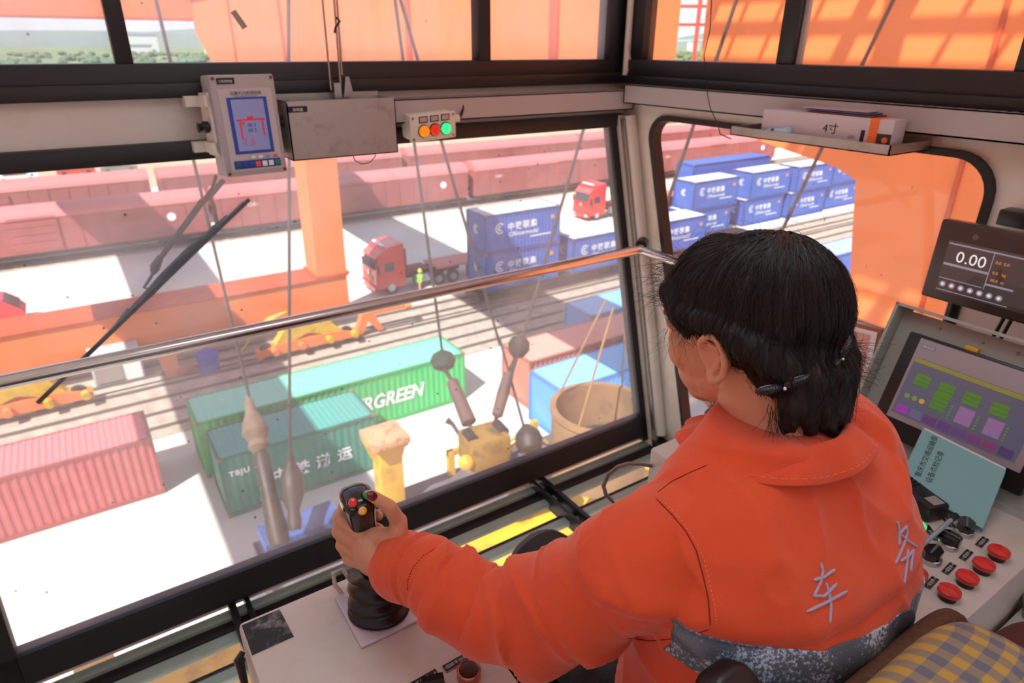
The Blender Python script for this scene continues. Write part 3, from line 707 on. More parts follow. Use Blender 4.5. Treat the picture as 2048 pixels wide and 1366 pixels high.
def glass(name, haze, dirt, dscale=60, tint=(255,255,255)):
    m = bpy.data.materials.new(name); m.use_nodes = True; nt = m.node_tree; nt.nodes.clear()
    N = nt.nodes.new; Lk = nt.links.new
    out = N('ShaderNodeOutputMaterial'); tr = N('ShaderNodeBsdfTransparent'); tr.inputs['Color'].default_value = (*lin(tint), 1)
    gl = N('ShaderNodeBsdfGlossy'); gl.inputs['Roughness'].default_value = .02
    ge = N('ShaderNodeNewGeometry'); dt = N('ShaderNodeVectorMath'); dt.operation = 'DOT_PRODUCT'; Lk(ge.outputs['Normal'], dt.inputs[0]); Lk(ge.outputs['Incoming'], dt.inputs[1])
    ab = N('ShaderNodeMath'); ab.operation = 'ABSOLUTE'; Lk(dt.outputs['Value'], ab.inputs[0])
    om = N('ShaderNodeMath'); om.operation = 'SUBTRACT'; om.inputs[0].default_value = 1; Lk(ab.outputs[0], om.inputs[1])
    pw = N('ShaderNodeMath'); pw.operation = 'POWER'; pw.inputs[1].default_value = 5; Lk(om.outputs[0], pw.inputs[0])
    fr = N('ShaderNodeMath'); fr.operation = 'MULTIPLY_ADD'; fr.inputs[1].default_value = .5; fr.inputs[2].default_value = .02; Lk(pw.outputs[0], fr.inputs[0])
    m1 = N('ShaderNodeMixShader'); Lk(fr.outputs[0], m1.inputs[0]); Lk(tr.outputs[0], m1.inputs[1]); Lk(gl.outputs[0], m1.inputs[2])
    tl = N('ShaderNodeBsdfTranslucent'); tl.inputs['Color'].default_value = (.9,.9,.92,1)
    tc = N('ShaderNodeTexCoord')
    n = N('ShaderNodeTexNoise'); n.inputs['Scale'].default_value = 2.2; n.inputs['Detail'].default_value = 7; n.inputs['Roughness'].default_value = .6
    Lk(tc.outputs['Object'], n.inputs['Vector'])
    mr = N('ShaderNodeMapRange'); mr.inputs['From Min'].default_value = .35; mr.inputs['From Max'].default_value = .75; mr.inputs['To Min'].default_value = haze*.6; mr.inputs['To Max'].default_value = haze*2.
    Lk(n.outputs['Fac'], mr.inputs['Value'])
    m2 = N('ShaderNodeMixShader'); Lk(mr.outputs[0], m2.inputs[0]); Lk(m1.outputs[0], m2.inputs[1]); Lk(tl.outputs[0], m2.inputs[2])
    v = N('ShaderNodeTexVoronoi'); v.inputs['Scale'].default_value = dscale; v.inputs['Randomness'].default_value = 1
    Lk(tc.outputs['Object'], v.inputs['Vector'])
    n2 = N('ShaderNodeTexNoise'); n2.inputs['Scale'].default_value = 30; Lk(tc.outputs['Object'], n2.inputs['Vector'])
    wn = N('ShaderNodeTexWhiteNoise'); Lk(v.outputs['Position'], wn.inputs['Vector'])
    th = N('ShaderNodeMath'); th.operation = 'MULTIPLY'; Lk(wn.outputs['Value'], th.inputs[0]); th.inputs[1].default_value = .10*dirt
    ls = N('ShaderNodeMath'); ls.operation = 'LESS_THAN'; Lk(v.outputs['Distance'], ls.inputs[0]); Lk(th.outputs[0], ls.inputs[1])
    gt = N('ShaderNodeMath'); gt.operation = 'GREATER_THAN'; Lk(wn.outputs['Value'], gt.inputs[0]); gt.inputs[1].default_value = .82
    mu = N('ShaderNodeMath'); mu.operation = 'MULTIPLY'; Lk(ls.outputs[0], mu.inputs[0]); Lk(gt.outputs[0], mu.inputs[1])
    mu2 = N('ShaderNodeMath'); mu2.operation = 'MULTIPLY'; Lk(mu.outputs[0], mu2.inputs[0]); mu2.inputs[1].default_value = .55
    df = N('ShaderNodeBsdfDiffuse'); df.inputs['Color'].default_value = (.09,.07,.06,1)
    m3 = N('ShaderNodeMixShader'); Lk(mu2.outputs[0], m3.inputs[0]); Lk(m2.outputs[0], m3.inputs[1]); Lk(df.outputs[0], m3.inputs[2])
    Lk(m3.outputs[0], out.inputs['Surface']); return m
m_glF = glass('window_glass_front', .10, 1.0, 26)
m_glU = glass('window_glass_upper', .17, .9, 26)
m_glUR = glass('window_glass_upper_side', .06, .7, 26)
m_glR = glass('window_glass_side', .05, .6, 22)
m_glFl = glass('floor_glass', .05, 1.0, 20)

def rounded(pts, rad, n=7):        # 2d polygon with rounded corners
    out = []; k = len(pts); rad = rad if hasattr(rad, '__len__') else [rad]*k
    for i in range(k):
        p = Vector(pts[i]); a = (Vector(pts[i-1])-p).normalized(); b = (Vector(pts[(i+1) % k])-p).normalized()
        ang = a.angle(b); r = rad[i]; d = r/math.tan(ang/2); c = p+(a+b).normalized()*(r/math.sin(ang/2))
        s = p+a*d-c; e = p+b*d-c; t0 = math.atan2(s.y, s.x); t1 = math.atan2(e.y, e.x)
        while t1-t0 > PI: t1 -= 2*PI
        while t1-t0 < -PI: t1 += 2*PI
        for j in range(n+1):
            t = t0+(t1-t0)*j/n; out.append((c.x+r*math.cos(t), c.y+r*math.sin(t)))
    return out
def plate_hole(outer, holes, to3, off):          # flat sheet with holes, thickness off
    bm = bmesh.new(); off = Vector(off)
    for lp in [outer]+holes:
        vs = [bm.verts.new(to3(p)) for p in lp]
        for i in range(len(vs)): bm.edges.new((vs[i-1], vs[i]))
    bmesh.ops.triangle_fill(bm, use_beauty=True, use_dissolve=False, edges=bm.edges[:])
    r = bmesh.ops.extrude_face_region(bm, geom=bm.faces[:])
    for v in [g_ for g_ in r['geom'] if isinstance(g_, bmesh.types.BMVert)]: v.co += off
    bmesh.ops.recalc_face_normals(bm, faces=bm.faces[:])
    me = bpy.data.meshes.new('sheet'); bm.to_mesh(me); bm.free(); return me

# --- front wall, right wall
XL = -.62
f = MB().box((XL,1.95,1.262),(XR+.05,2.03,1.375)); struct('wall_front', f, m_cream)
# black frames
def winframe(name, kind_boxes, m=m_blk):
    b = MB()
    for a, c in kind_boxes: b.box(a, c, ch=.004)
    return b
def window(n, label=None):
    o = bpy.data.objects.new(f'window_{n}', None); COL.objects.link(o); o['kind'] = 'structure'
    if label: o['label'] = label
    return o
w1 = window(1, 'upper front sliding window with black frames')
b = winframe('f', [((XL,1.93,1.372),(1.745,2.02,1.452)), ((XL,1.915,1.372),(1.745,1.95,1.408)), ((.148,1.935,1.45),(.186,1.985,2.2)), ((1.155,1.935,1.45),(1.2,1.985,2.2)), ((1.69,1.93,1.45),(1.745,2.0,2.2))])
obj('frame', b, m_blk, w1)
for x0, x1, y in ((XL,.17,1.955),(.17,1.18,1.975),(1.18,1.72,1.955)): obj('pane', MB().box((x0,y,1.45),(x1,y+.004,2.2)), m_glU, w1, sm=0)
w2 = window(2, 'large slanted lower front window')
def slab(x0, x1, z0, z1, in_, out): # slanted box following the glass
    return MB().prism([(x0,gy(z0)-in_,z0),(x0,gy(z1)-in_,z1),(x0,gy(z1)+out,z1),(x0,gy(z0)+out,z0)], (x1-x0,0,0))
b = MB().box((XL,1.915,1.22),(XR-.02,1.975,1.266), ch=.004)
b.merge(slab(-.415,-.379,.02,1.23,.012,.03)); b.merge(slab(1.708,1.738,.02,1.23,.012,.03))
b.merge(slab(XL,1.75,.042,.118,.012,.03))
obj('frame', b, m_blk, w2)
obj('sill', MB().box((XL,1.612,.03),(1.75,1.70,.044), ch=.003), m_dkred, w2)
obj('pane', slab(-.39,1.715,.1,1.23,0,.004), m_glF, w2, sm=0)
# right corner post
b = MB(); b.prism([(1.738,gy(.0)-.03,.0),(1.738,gy(1.262)-.03,1.262),(1.738,gy(1.262)+.06,1.262),(1.738,gy(0)+.06,0)], (.085,0,0))
struct('wall_corner', b, m_cream)
struct('trim_1', MB().prism([(1.742,gy(.02)-.05,.02),(1.742,gy(1.25)-.05,1.25),(1.742,gy(1.25)-.028,1.25),(1.742,gy(.02)-.028,.02)], (.014,0,0)), m_alu)
struct('trim_2', MB().tube([(1.772,gy(.05)-.055,.05),(1.772,gy(1.26)-.055,1.26)], .022, 14), m_cream)
struct('wall_corner_upper', MB().box((1.745,1.93,1.372),(1.84,2.03,2.2)), m_blk)
struct('trim_3', MB().cyl((1.752,1.905,1.37),(1.752,1.905,2.2),.012,12), m_cream)
# right wall with rounded window hole
yz = lambda p: (XR, p[0], p[1])
outer = [(gy(0)-.02,0),(gy(1.25)-.0,1.25),(1.95,1.375),(-1.1,1.375),(-1.1,0)]
hole = rounded([(1.812,1.275),(1.452,.075),(.66,.075),(.655,1.275)][::-1], [.11,.11,.07,.07][::-1])
hole = rounded([(.655,1.275),(.66,.075),(1.452,.075),(1.815,1.275)], [.10,.10,.07,.075])
me = plate_hole(outer, [hole], yz, (.03,0,0)); struct('wall_right', me, m_cream, sm=0)
w3 = window(3, 'lower side window with rounded corners')
hin = rounded([(.675,1.257),(.68,.093),(1.444,.093),(1.79,1.257)], [.085,.085,.055,.06])
b = MB().ring([(XR-.012,p[0],p[1]) for p in hole], [(XR-.012,p[0],p[1]) for p in hin], (.045,0,0))
obj('rubber_seal', b, m_rubber, w3)
obj('pane', plate_hole(hole, [], lambda p: (XR+.03,p[0],p[1]), (.004,0,0)), m_glR, w3, sm=0)
w4 = window(4, 'upper side sliding window')
b = winframe('f', [((XR-.04,-1.1,1.372),(XR+.05,1.93,1.452)), ((XR-.055,-1.1,1.372),(XR-.02,1.93,1.40)), ((XR-.03,1.235,1.45),(XR+.02,1.29,2.2)), ((XR-.03,1.84,1.45),(XR+.03,1.93,2.2)), ((XR-.03,.6,1.45),(XR+.02,.685,2.2)), ((XR-.02,-.3,1.45),(XR+.02,-.24,2.2))])
obj('frame', b, m_blk, w4)
obj('grey_stile', MB().box((XR-.012,1.222,1.45),(XR+.0,1.238,2.2)), m_grey, w4)
for y0, y1 in ((1.26,1.87),(.64,1.26),(-1.1,.64)): obj('pane', MB().box((XR,y0,1.45),(XR+.004,y1,2.2)), m_glUR, w4, sm=0)
# left wall, rear wall, ceiling, floor
yzL = lambda p: (XL, p[0], p[1])
me = plate_hole([(1.6,0),(1.95,1.3),(2.03,1.4),(2.03,2.22),(-1.1,2.22),(-1.1,0)], [[(.5,.6),(.5,1.25),(-.3,1.25),(-.3,.6)], [(1.9,1.45),(1.9,2.1),(-.9,2.1),(-.9,1.45)]], yzL, (-.05,0,0)); struct('wall_left', me, m_cream, sm=0)
xz = lambda p: (p[0], -1.1, p[1])
me = plate_hole([(XL,0),(XR,0),(XR,2.22),(XL,2.22)], [[(-.4,.95),(1.5,.95),(1.5,2.05),(-.4,2.05)]], xz, (0,-.05,0)); struct('wall_back', me, m_cream, sm=0)
struct('ceiling', MB().box((XL-.06,-1.16,2.2),(XR+.06,2.06,2.26)), mat('ceiling_white',(236,232,226),.7))
m_floor = mat('floor_rubber', (58,58,60), .7, noise_amt=.2, noise_scale=5)
struct('floor', MB().box((XL,-1.1,-.05),(XR,1.0,-.005)), m_floor)
struct('floor_glazing', MB().box((XL,1.0,-.05),(XR,1.74,-.046)), m_glFl, sm=0)
# floor guard
t = thing('floor_guard', 'black and grey bar guard over the floor window in front of the consoles', 'guard', (.6,1.3,0))
ys = [1.612,1.525,1.406,1.324,1.225,1.135,1.05]
for i, y in enumerate(ys):
    o = obj('bar', MB().box((XL+.01,y-.019,-.02),(XR-.01,y+.013,.0), ch=.002), m_grate, t, world=True)
obj('bar', MB().box((XL+.01,1.63,.004),(XR-.01,1.664,.014), ch=.002), m_slotlight, t, label='white bar standing in for the bright slot to the outside', world=True)  # white bar drawn for outside light showing through a slot
obj('bar', MB().box((XL+.01,1.545,-.05),(XR-.01,1.583,-.002), ch=.002), m_blk, t, label='black bar', world=True)  # dark strip drawn where the side of the grey bar is in shadow
obj('bar', MB().box((XL+.01,1.44,-.05),(XR-.01,1.452,-.02), ch=.002), m_blk, t, label='black bar', world=True)
for x0, x1 in ((.098,.118),(.142,.156),(1.165,1.178),(1.205,1.222)): obj('cross_bar', MB().box((x0,1.0,-.03),(x1,1.66,.028), ch=.002), m_blk, t, world=True)
for x in (.118,1.178):
    for i in range(6): obj('cleat', MB().box((x,1.02+i*.095,-.015),(x+.028,1.035+i*.095,.0)), m_blk, t, world=True)
obj('side_rail', MB().box((XR-.05,1.0,-.03),(XR-.002,1.62,.03), ch=.003), m_blk, t, world=True)
obj('side_rail', MB().box((XL+.002,1.0,-.03),(XL+.05,1.62,.03), ch=.003), m_blk, t, world=True)

# duct with perforated top, front and side
def duct(axis, p0, p1, c, d, z0, z1, label):
    t = thing('air_duct', label, 'duct', (0,0,0))
    t.location = ((p0+p1)/2, c, z0) if axis == 'x' else (c, (p0+p1)/2, z0)
    def bx(m, a0, a1, b0, b1, c0, c1):
        return m.box((a0,b0,c0),(a1,b1,c1)) if axis == 'x' else m.box((b0,a0,c0),(b1,a1,c1))
    b = MB(); bx(b, p0, p1, c, c+.004, z0, z1); bx(b, p0, p1, c, c+d, z0, z0+.004); bx(b, p0, p0+.004, c, c+d, z0, z1); bx(b, p1-.004, p1, c, c+d, z0, z1)
    obj('housing', b, m_grey, t, world=True)
    b = MB(); x = p0
    bx(b, p0, p1, c, c+.012, z1-.003, z1); bx(b, p0, p1, c+d-.012, c+d, z1-.003, z1)
    while x < p1-.01:
        bx(b, x, x+.011, c+.01, c+d-.01, z1-.003, z1); x += .022
    obj('grille', b, m_grey, t, world=True)
    return t
duct('x', .68, 1.755, 1.855, .085, 1.286, 1.352, 'grey duct with a slotted top running along the front wall to the corner')
duct('y', -.9, 1.85, XR-.09, .088, 1.31, 1.372, 'grey duct with a slotted top running along the side wall under the sliding window')

# hand rail
t = thing('hand_rail', 'round chrome hand rail crossing the front window and bending at the corner', 'hand rail', (.6,1.70,.81))
zr = .808
obj('front_tube', MB().tube([(XL,1.70,zr),(.6,1.70,zr),(1.69,1.70,zr)], .0175, 20), m_chrome, t, world=True)
obj('side_tube', MB().tube([(1.70,1.69,zr),(1.70,1.3,zr),(1.70,.72,zr)], .0165, 20), m_chrome, t, world=True)
obj('corner_joint', MB().sphere((1.697,1.697,zr), .021), m_chrome, t, world=True)
obj('bracket', MB().cyl((1.70,1.70,zr+.012),(1.745,1.735,zr+.012),.022,16), m_black_pl, t, world=True)
obj('bracket', MB().cyl((1.70,.75,zr),(1.79,.75,zr),.014,14), m_chrome, t, world=True)

# ---- load display box
t = thing('load_display_box', 'grey box with a lit screen showing a red gantry crane, hung on the front beam', 'display', (.40,1.86,1.19))
M = Matrix.Translation((.402,1.80,1.31)) @ Matrix.Rotation(math.radians(4),4,'Z') @ Matrix.Rotation(math.radians(-3),4,'X')
m_abs = mat('grey_abs', (168,166,170), .5)
obj('housing', MB().box((-.078,0,-.121),(.078,.085,.119), M, ch=.006), m_abs, t, world=True)
obj('face_panel', MB().box((-.063,-.0016,-.108),(.066,0,.087), M), mat('face_panel',(186,184,188),.5), t, world=True)
def scr(name, a, b, m, d=.003, par=None): return obj(name, MB().box((a[0],-d,a[1]),(b[0],-d+.0014,b[1]), M), m, par or t, world=True)
m_scrblue = mat('frame_blue', (30,70,170), .4)
scr('screen_frame', (-.047,-.067),(.05,.067), m_scrblue)
s = scr('screen', (-.038,-.06),(.041,.062), mat('screen_lilac',(112,116,160),.2,emit=(150,152,205),estr=.16), .0042)
m_cr = mat('screen_red',(180,40,50),.4,emit=(200,40,50),estr=.25)
g_ = MB()
for a, b in (((-.032,.012),(.037,.016)), ((-.026,-.03),(-.022,.014)), ((.029,-.026),(.033,.014)), ((-.006,.014),(.009,.022)), ((-.02,.003),(-.014,.01))): g_.box((a[0],-.0052,a[1]),(b[0],-.004,b[1]), M)
obj('crane_symbol', g_, m_cr, s, world=True)
m_dig = mat('screen_dark',(70,70,110),.4)
F = lambda x, z, d=.0054: M @ frame((x,-d,z),(1,0,0),(0,0,1))
text('digits', '00 3\n00 2', .012, m_dig, s, F(-.008,-.003), world=True)
text('digits', '0.00     0.00\n0.00     0.00\n0.00     0.00', .0065, m_cr, s, F(-.026,-.034), world=True)
text('title', '起重机力矩限制器', .0095, m_dig, t, F(-.036,.073,.003), world=True)
text('subtitle', 'Crane load moment limiter', .005, m_dig, t, F(-.027,.0685,.003), world=True)
scr('keypad', (-.055,-.103),(.062,-.083), m_scrblue)
for i, c in enumerate(((30,90,110),(30,70,140),(30,70,140),(230,84,60),(230,230,230),(230,230,230),(30,130,70))):
    x = -.052+i*.0165; kx = MB().box((x,-.0055,-.1),(x+.0125,-.003,-.087), M, ch=.001); obj('key', kx, mat('key_%d'%i, c, .4), t, world=True)
for i, c in enumerate(((220,226,226),(220,226,226),(120,160,200),(220,90,90))):
    x = -.012+i*.019; obj('key', MB().box((x,-.0045,-.08),(x+.011,-.003,-.073), M, ch=.001), mat('keyb_%d'%i, c, .4), t, world=True)
obj('name_plate', MB().box((-.062,-.0016,.098),(-.02,-.0003,.112), M), m_label, t, world=True)
text('lettering', '力矩限制器', .0065, m_print, t, F(-.058,.102,.0025), world=True)
for x in (-.07,.07):
    for z in (-.113,.111): obj('screw', MB().cyl(M@Vector((x,-.002,z)), M@Vector((x,.001,z)), .004, 10), mat('screw_rust',(110,60,50),.5,.5), t, world=True)
b = MB()
for z in (-.05,.06):
    b.box((-.118,.1,z-.013),(-.09,.14,z+.013), M); b.box((-.093,.02,z-.013),(-.08,.13,z+.013), M)
b.box((-.085,.02,-.07),(-.079,.1,.08), M)
obj('bracket', b, m_cream, t, world=True)
for s_ in (-1, 1):
    obj('clamp_knob', MB().lathe([(.004,0),(.006,.006),(.014,.01),(.015,.02),(.009,.026),(.013,.034),(.004,.036)], M@Vector((s_*.079,.045,.0)), M.to_3x3()@Vector((s_,0,0)), 12), m_black_pl, t, world=True)
props(obj('display_cable', MB().tube([at(432,352,1,1.87), at(425,375,1,1.88), at(408,398,1,1.89), at(395,415,1,1.89)], .004, 8), m_grey), 'grey cable leaving the underside of the load display box', 'cable')

# ---- stainless tray box
t = thing('steel_tray_box', 'open-topped stainless steel box with a small black name plate on the front beam', 'box', (.65,1.83,1.21))
x0, x1, ya, yb, z0, z1 = .497,.797,1.795,1.915,1.215,1.362
b = MB(); b.box((x0,ya,z0),(x1,ya+.003,z1)); b.box((x0,yb-.003,z0),(x1,yb,z1+.012)); b.box((x0,ya,z0),(x0+.003,yb,z1)); b.box((x1-.003,ya,z0),(x1,yb,z1)); b.box((x0,ya,z0),(x1,yb,z0+.003))
obj('shell', b, m_inox, t, world=True)
b = MB().box((x0,ya-.001,z1-.002),(x1,ya+.012,z1+.001)); b.box((x0,ya,z1-.002),(x0+.012,yb,z1+.001)); obj('rim', b, m_inox, t, world=True)
obj('name_plate', MB().box((x0+.003,ya-.0012,z1-.026),(x0+.052,ya,z1-.011)), m_label, t, world=True)
text('lettering', '杂物盒', .009, m_print, t, frame((x0+.014,ya-.0016,z1-.0225),(1,0,0),(0,0,1)), world=True)
props(obj('copper_wire', MB().tube([Vector((.68,1.85,1.214)), Vector((.685,1.85,1.195)), Vector((.705,1.85,1.182)), Vector((.73,1.85,1.184)), Vector((.748,1.85,1.2)), Vector((.752,1.85,1.215))], .0016, 6), m_copper), 'thin red-brown wire loop hanging under the steel tray box', 'wire')
# ---- signal lamp box
t = thing('signal_lamp_box', 'white box with orange, red and green signal lamps right of the steel tray', 'signal box', (.9,1.85,1.23))
M = Matrix.Translation((.922,1.82,1.277)) @ Matrix.Rotation(math.radians(-3),4,'Y') @ Matrix.Rotation(math.radians(6),4,'X')
m_wbox = mat('box_white_plastic', (216,212,200), .4)
obj('housing', MB().box((-.073,0,-.036),(.073,.06,.036), M, ch=.008), m_wbox, t, world=True)
obj('lid', MB().box((-.076,-.008,-.039),(.076,.004,.039), M, ch=.005), m_wbox, t, world=True)
for i, (nm, c) in enumerate((('orange',(255,160,20)),('red',(226,50,36)),('green',(40,226,140)))):
    x = -.033+i*.036
    l = obj('lamp', MB().lathe([(.0165,0),(.0165,.008),(.013,.013),(.002,.015)], M@Vector((x,-.008,-.008)), M.to_3x3()@Vector((0,-1,0)), 20), mat('lamp_'+nm, c, .25, emit=c, estr=.25 if nm != 'green' else .7, coat=.4), t, label=nm+' lamp', world=True)
    obj('bezel', MB().lathe([(.0185,0),(.0185,.003),(.016,.004)], M@Vector((x,-.008,-.008)), M.to_3x3()@Vector((0,-1,0)), 20), m_black_pl, l, world=True)
    obj('tag', MB().box((x-.014,-.0095,.015),(x+.014,-.008,.033), M), m_label, t, world=True)
    obj('tag_insert', MB().box((x-.011,-.0102,.018),(x+.011,-.009,.031), M), m_grey, t, world=True)
for x in (-.066,.066):
    for z in (-.03,.03): obj('screw', MB().cyl(M@Vector((x,-.0095,z)), M@Vector((x,-.007,z)), .004, 10), m_alu, t, world=True)
obj('cable_gland', MB().cyl(M@Vector((.074,.02,.01)), M@Vector((.1,.02,.01)), .011, 12), m_wbox, t, world=True)
props(obj('black_cable', MB().tube([M@Vector((.1,.02,.01)), M@Vector((.115,.03,.014)), M@Vector((.128,.04,.03)), M@Vector((.13,.05,.06))], .0045, 8), m_black_pl), 'short black cable curving from the signal lamp box into the duct', 'cable')

# ---- wiper, outside the glass
t = thing('window_wiper', 'black window wiper with a slotted blade lying across the front window outside', 'wiper', tuple(at(420,360,1,1.95)))
NG = Vector((0,-1,.268)).normalized()     # inward normal of the glass
def onG(u, v, out=.03):
    P = Vector((0,gy(.5),.5))-NG*out; d = ray(u, v); return EYE+d*((P-EYE).dot(NG)/d.dot(NG))
def pth(ps, out): return [onG(u, v, out) for u, v in ps]
obj('blade_rubber', MB().bar(onG(498,399,.012), onG(75,806,.012), .010, .014, NG), m_rubber, t, world=True)
obj('blade_spine', MB().bar(onG(488,403,.024), onG(85,795,.024), .006, .01, NG), m_black_pl, t, world=True)
obj('main_bow', MB().tube(pth([(455,432),(400,480),(372,507),(330,552),(300,585),(262,622),(222,662)], .036), [.005,.007,.010,.013,.012,.008,.005], 8), m_black_pl, t, world=True)
for ps in (((430,452),(405,478),(375,498)), ((330,548),(345,530),(368,508)), ((258,618),(230,655),(185,700)), ((185,700),(160,722),(130,750))):
    obj('claw', MB().tube(pth(ps, .028), .006, 6), m_black_pl, t, world=True)
obj('arm', MB().tube(pth([(447,360),(420,392),(402,405),(385,430),(340,490),(318,520)], .05), [.0075,.008,.009,.0085,.008,.007], 8), m_black_pl, t, world=True)
obj('arm_joint', MB().tube(pth([(322,512),(310,535),(306,548)], .045), [.008,.013,.006], 8), m_black_pl, t, world=True)
obj('arm_link', MB().tube(pth([(310,540),(298,560),(288,575),(303,580),(318,560)], .04), .004, 6), m_black_pl, t, world=True)
t = thing('window_wiper', 'thin steel double rod wiper in front of the upper front window', 'wiper', tuple(at(667,190,1,1.9)))
for k, (p, q) in enumerate((((645,0),(662,180)), ((668,0),(681,170)), ((674,0),(684,150)))):
    obj('rod', MB().tube([at(*p,1,1.88), at(*q,1,1.88)], .0028, 8), m_alu, t, world=True)
obj('pivot_bracket', MB().box((.655,1.875,1.362),(.675,1.915,1.40)), m_alu, t, world=True)
obj('pivot_bracket', MB().prism([(.682,1.88,1.362),(.712,1.88,1.362),(.702,1.88,1.415),(.692,1.88,1.415)], (0,.03,0)), m_alu, t, world=True)
obj('clip', MB().tube([at(672,35,1,1.875), at(680,42,1,1.875), at(671,55,1,1.875), at(669,66,1,1.875)], .003, 6), m_black_pl, t, world=True)
props(obj('tape_strip', MB().bar(at(466,22,1,1.972), at(490,56,1,1.972), .0015, .016, rgt0), m_grey), 'short grey tape strip stuck on the upper front pane', 'tape')

# ---- tray on the side wall with its things
t = thing('wall_tray', 'shallow metal tray fixed to the side wall under the duct', 'tray', (1.7,1.06,1.266))
b = MB(); z0 = 1.266; xa = 1.60
b.box((xa,.825,z0),(XR-.001,1.286,z0+.003)); b.box((xa,.825,z0),(xa+.003,1.286,z0+.024)); b.box((xa,.825,z0),(XR-.001,.828,z0+.024)); b.box((xa,1.283,z0),(XR-.001,1.286,z0+.024))
obj('pan', b, m_inox, t, world=True)
m_carton = mat('carton_white', (196,186,190), .6, noise_amt=.04)
t = thing('long_carton', 'long pale carton with an orange band lying in the wall tray', 'carton', (1.66,1.0,z0+.003))
M = Matrix.Translation((1.655,1.01,z0+.004)) @ Matrix.Rotation(math.radians(2),4,'Z')
obj('box_body', MB().box((-.03,-.165,0),(.03,.19,.072), M, ch=.002), m_carton, t, world=True)
obj('orange_band', MB().box((-.0308,-.13,.0),(.0305,-.108,.0725), M), mat('band_orange',(240,110,40),.5), t, world=True)
obj('dark_print', MB().box((-.0306,-.164,.002),(-.029,-.13,.040), M), mat('print_navy',(50,44,60),.5), t, world=True)
obj('logo_spot', MB().cyl(M@Vector((-.0309,-.15,.026)), M@Vector((-.0304,-.15,.026)), .007, 12), mat('band_orange',(240,110,40),.5), t, world=True)
obj('print_block', MB().box((-.0306,-.1,.012),(-.029,-.09,.044), M), m_label, t, world=True)
text('lettering', '4寸', .028, m_label, t, M @ frame((-.031,.01,.030),(0,-1,0),(0,0,1)), world=True)
text('lettering', 'LED', .01, m_label, t, M @ frame((-.031,-.06,.022),(0,-1,0),(0,0,1)), world=True)
t = thing('thermometer', 'pale blue plastic forehead thermometer leaning on the carton in the tray', 'thermometer', (1.615,1.15,z0))
p = Vector((1.614,1.175,z0+.02)); q = Vector((1.614,1.10,z0+.026))
obj('shell', MB().tube([p, p.lerp(q,.1), p.lerp(q,.55), p.lerp(q,.92), q], [.004,.009,.010,.013,.006], 14), mat('thermo_blue',(170,200,226),.3), t, world=True)
obj('display_spot', MB().sphere(p.lerp(q,.3)+Vector((-.008,0,.004)), .005), mat('thermo_navy',(50,80,140),.3), t, world=True)
t = thing('paper_bundle', 'small bundle of red and blue printed sheets lying on the carton', 'papers', (1.68,.98,z0+.078))
for k in range(3): obj('sheet', MB().box((-.035,-.085,0),(.035,.09,.002), Matrix.Translation((1.672+.004*k,.99+.01*k,z0+.078+.004*k)) @ Matrix.Rotation(.06*k-.05,4,'Z')), mat('sheet_%d'%k, ((120,60,66),(90,100,140),(190,170,180))[k], .7), t, world=True)
# hanging wire
wp = [(1425,-40,1.62),(1420,60,1.64),(1408,110,1.66),(1412,170,1.68),(1420,215,1.66),(1436,250,1.63),(1440,268,1.61),(1462,278,1.60)]
props(obj('thin_cable', MB().tube([at(u,v,0,x) for u,v,x in wp], .0016, 6), m_black_pl), 'thin black cable hanging from the ceiling down to the wall tray', 'cable')
props(obj('cord', MB().tube([at(1262,160,1,1.9), at(1252,150,1,1.89), at(1262,128,1,1.89), at(1258,90,1,1.89)], .0022, 6), m_grey), 'short grey cord hanging at the upper corner post', 'cord')

# ---- left console
ZC = .72
t = thing('left_console', 'pale metal control console at the bottom centre under the left joystick', 'console', (.2,.5,0))
b = MB().box((.056,-.15,0),(.35,.812,ZC), ch=.007)
obj('cabinet', b, m_cons, t, world=True)
obj('name_plate', MB().prism([(.060,.803,ZC),(.115,.803,ZC),(.118,.742,ZC),(.060,.742,ZC)], (0,0,.0012)), mat('worn_black_plate',(24,24,26),.45,noise_amt=.3,noise_scale=60,stain=(150,140,140),stain_amt=.9,stain_scale=34), t, world=True)
def plate(t, u, v, L, W, ang, s, size, z=ZC):
    c = at(u, v, 2, z); M = Matrix.Translation(c) @ Matrix.Rotation(ang,4,'Z')
    o = obj('label_plate', MB().box((-L/2,-W/2,0),(L/2,W/2,.0012), M, ch=.0004), m_label, t, world=True)
    e = MB().ring([M@Vector((x*L/2,y*W/2,.0012)) for x,y in ((-1,-1),(1,-1),(1,1),(-1,1))], [M@Vector((x*(L/2-.0006),y*(W/2-.0006),.0012)) for x,y in ((-1,-1),(1,-1),(1,1),(-1,1))], (0,0,.0004))
    obj('edge', e, m_alu, o, world=True)
    for k in (-1,1): obj('rivet', MB().sphere(M@Vector((k*(L/2-.004),0,.0015)), .0019, 10, 6), m_alu, o, world=True)
    text('lettering', s, size, m_print, o, M @ Matrix.Translation((0,-size*.36,.0016)), 'CENTER', world=True)
    return o
plate(t, 917,1323, .046,.0125, math.radians(2), '回转平台照明', .0068)
plate(t, 845,1362, .046,.0125, math.radians(2), '工作灯', .0068)
def pushbutton(t, u, v, capm, r=.0145, ringm=None, z=ZC, h=.012):
    c = at(u, v, 2, z)
    k = obj('push_button', MB().lathe([(r+.002,0),(r+.002,h),(r+.0005,h+.0015),(r-.001,h+.0005),(r-.001,h-.002)], c, n=28), ringm or m_chrome, t, world=True)
    obj('cap', MB().lathe([(r-.001,h-.004),(r-.001,h+.0004),(r-.003,h+.0012),(.001,h)], c, n=28), capm, k, world=True)
pushbutton(t, 938,1352, mat('brown_cap',(66,22,20),.35), ringm=mat('copper_ring',(196,120,96),.3,.8))
c = at(868,1385,2,ZC); k = obj('rotary_switch', MB().cyl(c, c+Vector((0,0,.012)), .016, 24), m_chrome, t, world=True)
